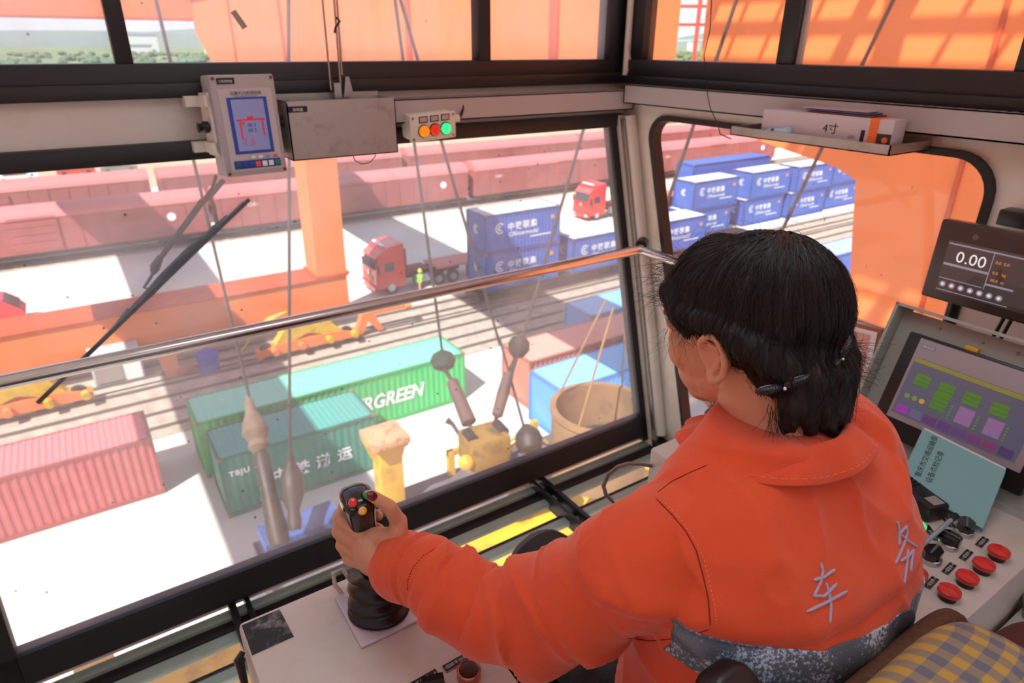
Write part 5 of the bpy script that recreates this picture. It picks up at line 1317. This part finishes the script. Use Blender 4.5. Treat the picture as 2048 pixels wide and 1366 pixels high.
WR, ipR, tipR, PR = hand(body, GR, -1, 0)
SHL = Vector((.458,.375,.992)); SHR = Vector((.800,.37,1.0)); ELL = Vector((.338,.50,.848)); ELR = Vector((.90,.545,.855))
for s_, e_, w_ in ((SHL,ELL,WL),(SHR,ELR,WR)):
    chain(body, [(s_,.040),(s_.lerp(e_,.5),.034),(e_,.032),(e_.lerp(w_,.35),.037),(e_.lerp(w_,.8),.028),(w_,.0235)])
# torso, neck
NB = Vector((.632,.385,1.075)); HC = Vector((.647,.452,1.190))
for z, y, a, b_ in ((.56,.345,.13,.09),(.66,.345,.125,.08),(.78,.345,.125,.08),(.90,.35,.13,.075),(.98,.36,.12,.06)): ellip(body, (.625,y,z), (a,b_,.085))
chain(body, [((.63,.372,1.03),.062),(NB,.056),((.642,.415,1.12),.055),((.648,.432,1.16),.06)])
chain(body, [(SHL,.036),((.56,.375,1.02),.036),((.70,.375,1.02),.036),(SHR,.036)])
# head in its own frame: x right, y forward, z up
HM = Matrix.Translation(HC) @ Matrix.Rotation(math.radians(8),4,'Z') @ Matrix.Rotation(math.radians(-13),4,'X')
h = MB()
ellip(h, (0,-.018,.022), (.073,.090,.082)); ellip(h, (0,.028,.012), (.066,.062,.078)); ellip(h, (0,.035,-.045), (.058,.054,.058)); ellip(h, (0,.040,-.030), (.062,.060,.066)); ellip(h, (0,.030,-.058), (.058,.052,.046)); ellip(h, (0,.043,-.056), (.056,.054,.046))
ellip(h, (0,.066,-.088), (.028,.024,.02)); ellip(h, (0,.04,-.07), (.046,.045,.032))
for s_ in (-1,1):
    ellip(h, (s_*.040,.062,-.028), (.024,.026,.026))
    ellip(h, (s_*.032,.082,.006), (.017,.012,.010)); ellip(h, (s_*.03,.086,.022), (.022,.010,.006))
chain(h, [((0,.092,.01),.009),((0,.106,-.018),.011),((0,.108,-.028),.012)]); ellip(h, (0,.098,-.032), (.017,.010,.008))
ellip(h, (0,.093,-.056), (.022,.010,.006)); ellip(h, (0,.092,-.064), (.019,.010,.006))
for s_ in (-1,1):                                          # ears
    E = lambda x, y, z: (s_*(x*.98+.003), y*.86+.007, z*.84-.017)
    arc = [(.074,.012,.0),(.079,.010,.020),(.083,-.004,.032),(.086,-.020,.030),(.087,-.030,.014),(.085,-.030,-.006),(.081,-.023,-.024),(.077,-.010,-.036)]
    chain(h, [(E(*p), .0046) for p in arc], 12)
    chain(h, [(E(.076,-.004,-.034),.0075),(E(.075,.0,-.026),.006)], 12)
    arc2 = [(.076,-.004,.018),(.080,-.016,.014),(.080,-.020,.0),(.077,-.014,-.014),(.075,-.006,-.02)]
    chain(h, [(E(*p), .0036) for p in arc2], 10)
    chain(h, [(E(.074,.006,.004),.004),(E(.075,.007,-.008),.0045),(E(.074,.004,-.018),.004)], 10)
    ellip(h, E(.071,-.010,-.002), (.006,.017,.025))
h.xf(HM); body.merge(h)
# legs and feet (inside the trousers and shoes)
HIL, HIR = Vector((.535,.34,.585)), Vector((.71,.34,.585)); KNL, KNR = Vector((.585,.76,.585)), Vector((.735,.68,.575)); ANL, ANR = Vector((.56,.80,.11)), Vector((.74,.76,.11))
for hi, kn, an in ((HIL,KNL,ANL),(HIR,KNR,ANR)):
    chain(body, [(hi,.07),(hi.lerp(kn,.5),.058),(kn,.045),(kn.lerp(an,.35),.045),(an,.032)]); chain(body, [(an+Vector((0,-.01,-.05)),.03),(an+Vector((0,.12,-.07)),.024)])
bm_ = fuse('body', body, .0021, 4, .5)
co = get_co(bm_)
bodyo = obj('body', bm_, m_skin, person, sm=0, world=True)
for p in bm_.polygons: p.use_smooth = True
from mathutils.bvhtree import BVHTree
def nail(a, b_, out, w=.0062, l_=.0092):
    d = (Vector(b_)-Vector(a)).normalized(); o_ = Vector(out); o_ = (o_-d*o_.dot(d)).normalized(); s__ = d.cross(o_)
    M = Matrix((s__, d, o_)).transposed().to_4x4(); M.translation = Vector(b_)+d*.002+o_*.0062
    e = MB().sphere((0,0,0), 1, 18, 10); e.xf(M @ Matrix.Diagonal((w,l_,.0022,1))); return e
obj('nail', nail(ipL, tipL, (-.35,-.75,.6)), m_nail, person, world=True)
obj('nail', nail(ipR, tipR, (.0,-.75,.6)), m_nail, person, world=True)

# ---------- jacket
jk = MB()
rings = [(.555,.345,.185,.140),(.62,.345,.185,.140),(.70,.345,.184,.136),(.775,.342,.184,.130),(.80,.342,.184,.128),(.86,.338,.190,.130),(.93,.340,.196,.126),(.985,.348,.196,.116),(1.022,.357,.180,.100),(1.052,.364,.145,.084),(1.078,.374,.100,.072),(1.10,.38,.075,.064)]
n = 64; vs = []; fs = []
for z, y, a, b_ in rings:
    for j in range(n):
        th = 2*PI*j/n; c_, s_ = math.cos(th), math.sin(th); rr = 1/(abs(c_)**2.35+abs(s_)**2.35)**(1/2.35)
        vs.append((.622+a*c_*rr, y+b_*s_*rr, z+ (0 if z > .6 else 0)))
for i in range(len(rings)-1):
    for j in range(n): fs.append((i*n+j, i*n+(j+1) % n, (i+1)*n+(j+1) % n, (i+1)*n+j))
fs += [tuple(range(n))[::-1], tuple((len(rings)-1)*n+j for j in range(n))]
jk.add(vs, fs)
CUL = WL+(ELL-WL).normalized()*.012; CUR = WR+(ELR-WR).normalized()*.012
AL = [(SHL+Vector((.02,0,-.012)),.076),(Vector((.432,.408,.948)),.070),(Vector((.392,.447,.893)),.063),(Vector((.350,.49,.852)),.059),(Vector((.318,.53,.840)),.057),(Vector((.295,.575,.850)),.055),(Vector((.276,.615,.858)),.049),(CUL,.0415)]
AR = [(SHR+Vector((-.02,0,-.015)),.080),(Vector((.835,.41,.975)),.078),(Vector((.865,.47,.91)),.072),(ELR,.064),(ELR.lerp(CUR,.5),.055),(CUR,.042)]
chain(jk, AL, 30); chain(jk, AR, 30)
jm = fuse('jacket', jk, .0036, 9, .5)
co = get_co(jm); no = get_no(jm)
# arm parameter of every vertex: distance along and to the left sleeve
def armparam(AL):
    best = np.full(len(co), 9.); sp_ = np.zeros(len(co)); tot = 0; dirv = np.zeros_like(co)
    for (a, ra), (b_, rb) in zip(AL[:-1], AL[1:]):
        a = np.array(a); b_ = np.array(b_); d = b_-a; L = np.linalg.norm(d); t_ = np.clip(((co-a)@d)/L**2, 0, 1); dist = np.linalg.norm(co-(a+t_[:,None]*d), axis=1)-(ra+(rb-ra)*t_)
        mk = dist < best; best[mk] = dist[mk]; sp_[mk] = tot+t_[mk]*L; dirv[mk] = d/L; tot += L
    return best, sp_, dirv, tot
dl, sl, dvL, totL = armparam(AL); dr, sr, dvR, totR = armparam(AR)
inarmL = np.clip(1-np.abs(dl)/.02, 0, 1)*np.clip((sl-.05)/.05, 0, 1); inarmR = np.clip(1-np.abs(dr)/.02, 0, 1)*np.clip((sr-.05)/.05, 0, 1)
disp = np.zeros(len(co))
# sleeve folds: diagonal creases across the sleeve
def folds(s_, dv, w, tot, seed):
    side = np.cross(dv, np.array([0,0,1.])); side /= np.linalg.norm(side, axis=1)[:,None]; up_ = np.cross(side, dv)
    a = (co*side).sum(1); b__ = (co*up_).sum(1)
    q = np.stack([s_*26+a*9-b__*7+seed, a*9+3, b__*9+seed], 1)
    w1 = vnoise(q*.5)
    r1 = ridge(q*.55+w1[:,None]*.9)**3
    q2 = np.stack([s_*48-a*22+seed, a*12, b__*14+9], 1); r2 = ridge(q2*.55)**4
    elbow = np.exp(-((s_-.20)/.085)**2); cuff = np.exp(-((s_-(tot-.075))/.04)**2); up = np.exp(-((s_-.08)/.08)**2)
    return w*(r1*(.007+.016*elbow+.009*cuff)+r2*(.002+.006*cuff+.004*elbow)-.005*elbow)
disp += folds(sl, dvL, inarmL, totL, 3.1)+folds(sr, dvR, inarmR, totR, 8.7)
# cuff narrowing line
gather = np.exp(-((sl-(totL-.052))/.005)**2)*inarmL; disp -= .004*gather
gR = np.exp(-((sr-(totR-.052))/.005)**2)*inarmR; disp -= .004*gR
# torso: broad soft creases, tension towards the arm pit, blousing over the band
tor = 1-np.clip(inarmL+inarmR, 0, 1)
x, y, z = co.T
q = np.stack([x*6+z*5, y*5, z*7-x*4], 1); disp += tor*(ridge(q+.3)**2.5-.35)*.009
q = np.stack([x*14-z*9, y*10, z*10+x*12], 1); disp += tor*(ridge(q+4)**4)*.0055
q = np.stack([x*20, y*20, z*5], 1); disp += np.exp(-((z-.90)/.03)**2)*tor*(ridge(q+9)**2)*.006
disp += tor*np.exp(-((z-.968)/.016)**2)*.006; disp -= tor*np.exp(-((z-.951)/.004)**2)*.003
# arm hole seam
seamd = np.exp(-((sl-.065)/.004)**2)*np.clip(1-np.abs(dl)/.03, 0, 1); disp -= .0022*seamd
pk = np.exp(-((sl-.065)/.02)**2)*np.clip(1-np.abs(dl)/.03, 0, 1)
q = np.stack([x*3, y*70, z*70], 1); disp += pk*(ridge(q)**2)*.0016
co2 = co+no*disp[:,None]; set_co(jm, co2)
for v_ in (): pass
jo = obj('jacket', jm, m_jack, person, sm=0, world=True)
for p in jm.polygons: p.use_smooth = True
JT = BVHTree.FromPolygons([Vector(v) for v in co2.tolist()], [tuple(p.vertices) for p in jm.polygons])
def hit(u, v, off=.0008):
    d = ray(u, v).normalized(); loc, nn_, i_, di = JT.ray_cast(EYE, d)
    return None if loc is None else loc+nn_.normalized()*off
def stroke(name, pts, r, m, dash=None, sub=6):
    P_ = []
    for (a, b_) in zip(pts[:-1], pts[1:]):
        for k in range(sub): P_.append((a[0]+(b_[0]-a[0])*k/sub, a[1]+(b_[1]-a[1])*k/sub))
    P_.append(pts[-1]); H_ = [hit(*p, off=r*.3) for p in P_]; mb = MB()
    run = []
    for i, q_ in enumerate(H_+[None]):
        brk = q_ is None or (run and (q_-run[-1]).length > .03)
        if brk:
            if len(run) > 1:
                if dash:
                    for k in range(0, len(run)-1, 2): mb.tube(run[k:k+2], r, 5)
                else: mb.tube(run, [r*.5]+[r]*(len(run)-2)+[r*.5] if len(run) > 2 else r, 7)
            run = []
        if q_ is not None: run.append(q_)
    if mb.v: return obj(name, mb, m, jo, world=True)
# embroidered characters 车 and 务 on the back
ch = MB()
def chars(strokes, nm):
    mb = MB()
    for st_ in strokes:
        P_ = []
        for a, b_ in zip(st_[:-1], st_[1:]):
            for k in range(6): P_.append((a[0]+(b_[0]-a[0])*k/6, a[1]+(b_[1]-a[1])*k/6))
        P_.append(st_[-1]); H_ = [hit(*p, off=.0006) for p in P_]; H_ = [q_ for q_ in H_ if q_ is not None]
        if len(H_) > 2: mb.tube(H_, [.0007]+[.0016]*(len(H_)-2)+[.0009], 7)
    if mb.v: obj(nm, mb, m_thread, jo, world=True)
chars([[(1626,1160),(1645,1155),(1669,1139)], [(1641,1126),(1645,1142),(1640,1165),(1627,1192),(1648,1192),(1673,1167)], [(1613,1223),(1650,1206),(1694,1182)], [(1651,1165),(1657,1185),(1661,1210),(1659,1246)]], 'embroidered_character')
chars([[(1794,1042),(1798,1060),(1797,1090)], [(1797,1068),(1812,1052),(1813,1066),(1806,1090),(1790,1127)], [(1799,1068),(1815,1082),(1833,1094)], [(1800,1122),(1816,1112),(1826,1100),(1822,1120),(1820,1142)], [(1815,1098),(1812,1130),(1807,1166)]], 'embroidered_character')
# seams
stroke('armhole_seam', [(1312,997),(1345,1030),(1372,1063),(1392,1100),(1406,1150),(1417,1200),(1421,1252)], .0007, m_seam)
stroke('stitch_line', [(1330,1005),(1362,1040),(1390,1080),(1408,1120),(1420,1170),(1430,1215),(1434,1252)], .0005, m_stitch, dash=True, sub=10)
stroke('side_seam', [(1420,1258),(1370,1275),(1300,1282),(1255,1276)], .0006, m_seam)
stroke('cuff_seam', [(868,1098),(846,1112),(826,1135),(816,1160),(815,1182)], .0007, m_seam, dash=True, sub=9)
stroke('shoulder_seam', [(1415,930),(1380,945),(1345,962),(1315,985)], .0006, m_seam)

# reflective band: a strip of the same surface, slightly proud of it
m_refl = bpy.data.materials.new('worn_reflective_tape'); m_refl.use_nodes = True
nt = m_refl.node_tree; b_ = nt.nodes['Principled BSDF']; b_.inputs['Roughness'].default_value = .45; b_.inputs['Metallic'].default_value = .3
tc = nt.nodes.new('ShaderNodeTexCoord'); n1 = nt.nodes.new('ShaderNodeTexNoise'); n1.inputs['Scale'].default_value = 260; n1.inputs['Detail'].default_value = 4; n1.inputs['Roughness'].default_value = .7
n2 = nt.nodes.new('ShaderNodeTexNoise'); n2.inputs['Scale'].default_value = 14; n2.inputs['Detail'].default_value = 3
nt.links.new(tc.outputs['Object'], n1.inputs['Vector']); nt.links.new(tc.outputs['Object'], n2.inputs['Vector'])
ad = nt.nodes.new('ShaderNodeMath'); ad.operation = 'ADD'; nt.links.new(n1.outputs['Fac'], ad.inputs[0]); nt.links.new(n2.outputs['Fac'], ad.inputs[1])
rp = nt.nodes.new('ShaderNodeValToRGB'); rp.color_ramp.elements[0].position = .515; rp.color_ramp.elements[0].color = (*lin((96,108,122)),1); rp.color_ramp.elements[1].position = .56; rp.color_ramp.elements[1].color = (*lin((196,214,232)),1)
hf = nt.nodes.new('ShaderNodeMath'); hf.operation = 'MULTIPLY'; hf.inputs[1].default_value = .5; nt.links.new(ad.outputs[0], hf.inputs[0]); nt.links.new(hf.outputs[0], rp.inputs[0]); nt.links.new(rp.outputs[0], b_.inputs['Base Color'])
def zb(c): return .886-.14*max(0,c.x-.52)-.10*max(0, c.x-.72)*0
def in_band(c):
    if armd(c) < .012: return False
    return zb(c) < c.z < zb(c)+.062
ALn = [(np.array(a), r) for a, r in AL]+[(np.array(a), r) for a, r in []]
def armd(c):
    c = np.array(c); m_ = 9
    for A_ in (AL, AR):
        for (a, ra), (b__, rb) in zip(A_[1:-1], A_[2:]):
            a = np.array(a); b__ = np.array(b__); d = b__-a; t_ = min(max(float((c-a)@d)/float(d@d), 0), 1); m_ = min(m_, float(np.linalg.norm(c-(a+t_*d)))-(ra+(rb-ra)*t_))
    return m_
def strip2(name, test, off, m, parent, planes=None):
    bm = bmesh.new(); bm.from_mesh(jm); bm.normal_update()
    if planes:
        for pc, pn in planes: bmesh.ops.bisect_plane(bm, geom=bm.verts[:]+bm.edges[:]+bm.faces[:], plane_co=pc, plane_no=pn, clear_outer=True)
    bmesh.ops.delete(bm, geom=[f_ for f_ in bm.faces if not test(f_.calc_center_median())], context='FACES')
    for v_ in bm.verts: v_.co = v_.co+v_.normal*off
    bm.verts.ensure_lookup_table(); seen = set(); best = []          # keep the largest connected strip
    for v0 in bm.verts:
        if v0 in seen: continue
        st_ = [v0]; seen.add(v0); isl = []
        while st_:
            a_ = st_.pop(); isl.append(a_)
            for e_ in a_.link_edges:
                o_ = e_.other_vert(a_)
                if o_ not in seen: seen.add(o_); st_.append(o_)
        if len(isl) > len(best): best = isl
    bset = set(best); bmesh.ops.delete(bm, geom=[v_ for v_ in bm.verts if v_ not in bset], context='VERTS')
    for it in range(2): bmesh.ops.smooth_vert(bm, verts=[v_ for v_ in bm.verts if v_.is_boundary], factor=.5, use_axis_x=True, use_axis_y=True, use_axis_z=True)
    me = bpy.data.meshes.new(name); bm.to_mesh(me); bm.free(); o = obj(name, me, m, parent, sm=180, world=True)
    md = o.modifiers.new('thick', 'SOLIDIFY'); md.thickness = .0016; md.offset = -1
    return o
strip2('reflective_band', lambda c: armd(c) > .017 or c.x > .52, .0012, m_refl, jo, [((.42,.3,.960),(.12,0,1)), ((.42,.3,.898),(-.12,0,-1))])
strip2('pocket_tape', lambda c: .62 < c.z < .66 and c.x < .55 and armd(c) > .01, .0012, m_refl, jo)
# collar
def collar():
    mb = MB(); n = 60; rows = [[], [], [], []]
    for i in range(n+1):
        a = math.radians(-250+320*i/n)   # gap at the front
        cx, cy = .632, .385
        back = (1-math.sin(a))/2          # 1 at the back (angle -90), 0 at the front
        zt = 1.078+.034*back; zo = 1.058+.020*back
        wob = .003*math.sin(5*a+1)+.002*math.sin(11*a)
        rows[0].append(Vector((cx+.068*math.cos(a), cy+.066*math.sin(a), zt-.022)))
        rows[1].append(Vector((cx+.074*math.cos(a), cy+.072*math.sin(a), zt)))
        rows[2].append(Vector((cx+(.080+wob*.5)*math.cos(a), cy+(.079+wob*.5)*math.sin(a), zt-.001)))
        rows[3].append(Vector((cx+(.118+wob)*math.cos(a), cy+(.108+wob)*math.sin(a), zo+.004+wob)))
    vs = sum(rows, []); k = n+1; fs = []
    for r in range(3):
        for i in range(n): fs.append((r*k+i, r*k+i+1, (r+1)*k+i+1, (r+1)*k+i))
    mb.add(vs, fs); o = obj('collar', mb, m_jack, jo, sm=60, world=True)
    md = o.modifiers.new('t', 'SOLIDIFY'); md.thickness = .003
    sb_ = o.modifiers.new('s', 'SUBSURF'); sb_.levels = 2; sb_.render_levels = 2
    s_ = MB()
    for i in range(2, n-2, 1):
        a, b__ = rows[2][i].lerp(rows[3][i], .82), rows[2][i].lerp(rows[3][i], .82).lerp(rows[2][i+1].lerp(rows[3][i+1], .82), .6)
        s_.tube([a+Vector((0,0,.0022)), b__+Vector((0,0,.0022))], .0004, 4)
    obj('stitch_line', s_, m_stitch, o, world=True)
    return rows
crow = collar()
# cuff edge
for C_, D_, r_ in ((CUL, (CUL-AL[-2][0]).normalized(), .0415), (CUR, (CUR-ELR).normalized(), .042)):
    mb = MB(); a = D_.orthogonal().normalized(); b__ = D_.cross(a); n = 36
    prof = [(r_-.001,-.03),(r_+.0015,-.01),(r_+.002,.018),(r_+.0005,.0215),(r_-.002,.020),(r_-.0025,-.01)]
    mb.lathe(prof, C_, D_, n, cap=False); o = obj('cuff', mb, m_jack, jo, sm=180, world=True)

# ---------- trousers and shoes
tr = MB()
for hi, kn, an in ((HIL,KNL,ANL),(HIR,KNR,ANR)):
    chain(tr, [(hi,.105),(hi.lerp(kn,.35),.096),(hi.lerp(kn,.75),.084),(kn,.072),(kn.lerp(an,.3),.070),(kn.lerp(an,.7),.066),(an+Vector((0,0,.0)),.058)], 26)
ellip(tr, (.625,.33,.57), (.19,.14,.10))
tm = fuse('trousers', tr, .006, 8, .5); co = get_co(tm); no = get_no(tm); x, y, z = co.T
d_ = (ridge(np.stack([x*9, y*16, z*9+y*8], 1))**3)*.008+(ridge(np.stack([x*22+y*8, y*9, z*14], 1)+5)**3)*.004
set_co(tm, co+no*d_[:,None]); obj('trousers', tm, m_trous, person, sm=180, world=True)
for an in (ANL, ANR):
    s_ = MB(); chain(s_, [(an+Vector((0,-.03,-.06)),.045),(an+Vector((0,.06,-.068)),.042),(an+Vector((0,.14,-.075)),.034)], 18); ellip(s_, an+Vector((0,.0,-.02)), (.045,.05,.05))
    sm_ = fuse('shoe', s_, .004, 4); c_ = get_co(sm_); c_[:,2] = np.maximum(c_[:,2], .0); set_co(sm_, c_); obj('shoe', sm_, mat('shoe_black',(20,20,20),.5), person, sm=180, world=True)

# ---------- hair
m_hair = bpy.data.materials.new('black_hair'); m_hair.use_nodes = True
nt = m_hair.node_tree; b_ = nt.nodes['Principled BSDF']; b_.inputs['Roughness'].default_value = .42; b_.inputs['Base Color'].default_value = (*lin((26,19,17)),1); b_.inputs['Specular IOR Level'].default_value = .45
m_hair2 = m_hair.copy(); m_hair2.name = 'black_hair_cap'; nt = m_hair2.node_tree; b_ = nt.nodes['Principled BSDF']; b_.inputs['Roughness'].default_value = .6
cap = MB()
ellip(cap, (0,-.020,.026), (.081,.096,.086)); ellip(cap, (0,.032,.036), (.074,.064,.072)); ellip(cap, (0,-.052,-.02), (.070,.055,.066)); ellip(cap, (0,-.035,.0), (.080,.066,.055))
for s_ in (-1,1):
    chain(cap, [((s_*.056,.066,.052),.015),((s_*.064,.052,.030),.014),((s_*.070,.026,.024),.014),((s_*.074,-.010,.020),.016),((s_*.074,-.046,-.002),.020),((s_*.058,-.072,-.030),.022)], 16)
    chain(cap, [((s_*.038,-.088,-.045),.022),((s_*.046,-.080,-.072),.018),((s_*.052,-.072,-.096),.009),((s_*.058,-.066,-.108),.003)], 14)
    chain(cap, [((s_*.02,-.096,-.050),.021),((s_*.024,-.094,-.078),.017),((s_*.018,-.098,-.102),.010),((s_*.012,-.104,-.118),.003)], 14)
    chain(cap, [((s_*.036,-.090,-.055),.020),((s_*.038,-.086,-.085),.014),((s_*.036,-.088,-.108),.005)], 14)
    chain(cap, [((s_*.002,-.098,-.055),.020),((s_*.004,-.098,-.09),.014),((s_*.0,-.100,-.112),.004)], 14)
ellip(cap, (0,-.084,-.045), (.052,.024,.044))
cap.xf(HM); cm_ = fuse('hair', cap, .0024, 3, .5)
co = get_co(cm_); no = get_no(cm_); Hi = np.array(HM.inverted()); loc = co@Hi[:3,:3].T+Hi[:3,3]
# strand direction field in head space: away from the crown whorl
CR = np.array([.02,-.045,.118])
def flow(p):       # p: local coords (n,3)
    v = p-CR; th = np.arctan2(v[:,0], v[:,1]+1e-6)
    return th
lx, ly, lz = loc.T
az = np.arctan2(lx-CR[0], ly-CR[1]); rad = np.sqrt((lx-CR[0])**2+(ly-CR[1])**2)
q = np.stack([np.cos(az)*16+lz*5, np.sin(az)*16, rad*4+lz*7], 1); q2 = np.stack([np.cos(az)*44+lz*9, np.sin(az)*44, rad*8], 1)
q3 = np.stack([lx*60, ly*60, lz*14], 1)
dd = (ridge(q)**2-.4)*.0042+(ridge(q2)**2-.4)*.0019+np.where(lz < .02, (ridge(q3)**2-.4)*.003, 0)
set_co(cm_, co+no*dd[:,None])
hair = obj('hair', cm_, m_hair2, person, sm=180, world=True)
HT = BVHTree.FromPolygons([Vector(v) for v in (co+no*dd[:,None]).tolist()], [tuple(p.vertices) for p in cm_.polygons])
# scalp showing at the crown
nt = m_hair2.node_tree; b_ = nt.nodes['Principled BSDF']; tc = nt.nodes.new('ShaderNodeTexCoord')
vm = nt.nodes.new('ShaderNodeVectorMath'); vm.operation = 'DISTANCE'; cpw = HM @ Vector((.035,-.055,.105)); vm.inputs[1].default_value = tuple(cpw)
nt.links.new(tc.outputs['Object'], vm.inputs[0])
mr = nt.nodes.new('ShaderNodeMapRange'); mr.inputs['From Min'].default_value = .045; mr.inputs['From Max'].default_value = .012; mr.inputs['To Max'].default_value = .55; nt.links.new(vm.outputs['Value'], mr.inputs['Value'])
nn1 = nt.nodes.new('ShaderNodeTexNoise'); nn1.inputs['Scale'].default_value = 160; nt.links.new(tc.outputs['Object'], nn1.inputs['Vector'])
ml = nt.nodes.new('ShaderNodeMath'); ml.operation = 'MULTIPLY'; nt.links.new(mr.outputs[0], ml.inputs[0]); nt.links.new(nn1.outputs['Fac'], ml.inputs[1])
mx = nt.nodes.new('ShaderNodeMix'); mx.data_type = 'RGBA'; mx.inputs['A'].default_value = (*lin((20,15,13)),1); mx.inputs['B'].default_value = (*lin((150,108,84)),1)
nt.links.new(ml.outputs[0], mx.inputs['Factor']); nt.links.new(mx.outputs['Result'], b_.inputs['Base Color'])

# single strands
cu = bpy.data.curves.new('hair_strand', 'CURVE'); cu.dimensions = '3D'; cu.bevel_depth = .00038; cu.bevel_resolution = 0; cu.resolution_u = 2; cu.materials.append(m_hair)
rnd = random.Random(11); HM3 = HM.to_3x3(); HMi = HM.inverted()
def add_strand(pts, r0=1.):
    sp_ = cu.splines.new('POLY'); sp_.points.add(len(pts)-1)
    for i, p in enumerate(pts): sp_.points[i].co = (*p, 1); sp_.points[i].radius = r0*(1-.75*i/(len(pts)-1))
def grow(start, direc, n, step, lift, curl, grav):
    """strand in head space hugging the hair surface"""
    p = HM @ Vector(start); d = (HM3 @ Vector(direc)).normalized(); pts = []; lf = lift; ph = rnd.uniform(0,6.28)
    for i in range(n):
        nr = HT.find_nearest(p)
        if nr[0] is None: break
        s_, nn_ = nr[0], nr[1].normalized(); pts.append(s_+nn_*(.0006+lf*(i/n)**1.5))
        d = (d+Vector((0,0,-grav))+nn_.cross(d)*curl*math.sin(i*.5+ph)); d = (d-nn_*d.dot(nn_)).normalized(); p = s_+d*step
    if len(pts) > 2: add_strand(pts, rnd.uniform(.7,1.3))
for k in range(1900):
    a = rnd.uniform(0, 2*PI); r = abs(rnd.gauss(.0,.045))+.002
    st_ = (CR[0]+math.sin(a)*r, CR[1]+math.cos(a)*r, CR[2]+.01)
    grow(st_, (math.sin(a),math.cos(a),-.25), rnd.randint(12,30), .0075, rnd.choice((0,0,0,.002,.006)), .10, .10)
for k in range(900):   # rest of the surface
    a = rnd.uniform(0, 2*PI); zz = rnd.uniform(-.05,.09)
    st_ = (math.sin(a)*.1, -.02+math.cos(a)*.11, zz)
    if st_[1] > .055 and zz < .05: continue
    grow(st_, (math.sin(a)*.2,-.5,-.9), rnd.randint(8,18), .007, rnd.choice((0,.002,.008)), .16, .15)
def free(start, dirs, n, step, r=.8):
    p = HM @ Vector(start); d = (HM3 @ Vector(dirs)).normalized(); pts = [p.copy()]; c1 = Vector((rnd.gauss(0,1), rnd.gauss(0,1), rnd.gauss(0,1)))*.10
    for i in range(n): d = (d+c1+Vector((0,0,-.05))).normalized(); p = p+d*step; pts.append(p.copy())
    add_strand(pts, r)
for k in range(150):    # front wisps over the forehead, back lit
    xx = rnd.uniform(-.07,.02); free((xx, .088-abs(xx)*.25+rnd.uniform(-.01,.006), .062+rnd.uniform(-.03,.03)), (rnd.uniform(-.6,.1),1,rnd.uniform(-.4,.8)), rnd.randint(5,11), .005, .7)
for k in range(240):     # nape wisps
    xx = rnd.uniform(-.075,.07); free((xx, -.09+abs(xx)*.4, -.085+rnd.uniform(-.02,.02)), (xx*4,-.35+rnd.uniform(-.3,.3),-1), rnd.randint(5,10), .006, .9)
for k in range(90):     # flick at the right
    free((.07,-.085,-.05+rnd.uniform(-.025,.02)), (1,-.5+rnd.uniform(-.3,.3),-.4+rnd.uniform(-.3,.5)), rnd.randint(5,9), .006, .9)
for k in range(40): free((rnd.uniform(-.06,.06), rnd.uniform(-.09,.06), .115), (rnd.uniform(-1,1), rnd.uniform(-1,1), .6), rnd.randint(5,9), .005, .45)
for k in range(26): free((-.075, .05+rnd.uniform(-.015,.02), .01), (-.3,.25+rnd.uniform(-.3,.3),-1), rnd.randint(6,12), .005, .5)
so = bpy.data.objects.new('hair_strand', cu); COL.objects.link(so); so.parent = hair; so.matrix_parent_inverse = PM(hair).inverted(); so['kind'] = 'stuff'
# hair clips
m_bead = mat('black_bead', (24,24,28), .2, spec=.9); m_pearl = mat('clear_crystal', (220,220,226), .08, .6)
def clip(u, v, dirx, s=1.):
    d = ray(u, v).normalized(); loc_, nn_, i_, di = HT.ray_cast(EYE, d)
    if loc_ is None: loc_ = atd(u, v, .76); nn_ = -d
    nn_ = nn_.normalized(); X = Vector(dirx); X = (X-nn_*X.dot(nn_)).normalized(); M = frame(loc_+nn_*.003, X, nn_.cross(X))
    b__ = MB()
    for k in (-1,1):
        e = MB().sphere((0,0,0), 1, 20, 12); e.xf(M @ Matrix.Translation((k*.016*s,0,0)) @ Matrix.Rotation(k*.15,4,'Z') @ Matrix.Diagonal((.016*s,.0065*s,.004*s,1))); b__.merge(e)
    c_ = obj('hair_clip', b__, m_bead, person, world=True)
    bd = MB()
    for k in (-1,1):
        for i in range(9):
            for j in range(5):
                xx = (k*.016+(-.0135+.0034*i))*s; yy = (-.0048+.0024*j)*s; w_ = ((xx-k*.016*s)/(.016*s))**2+(yy/(.0065*s))**2
                if w_ < .95: bd.sphere(M@Vector((xx,yy,.004*s*math.sqrt(1-w_))), .0009*s, 7, 5)
    obj('beads', bd, mat('bead_glint',(60,62,70),.15,.6), c_, world=True)
    obj('crystal', MB().sphere(M@Vector((0,-.001,.0055)), .0022*s, 12, 8), m_pearl, c_, world=True)
a_ = atd(1527,775,.72); b__ = atd(1602,752,.72); clip(1562,768, b__-a_, .95)
clip(1676,712, atd(1690,690,.76)-atd(1672,735,.76), .8)
# one grey-blue strand mark on the jacket bottom edge is left out
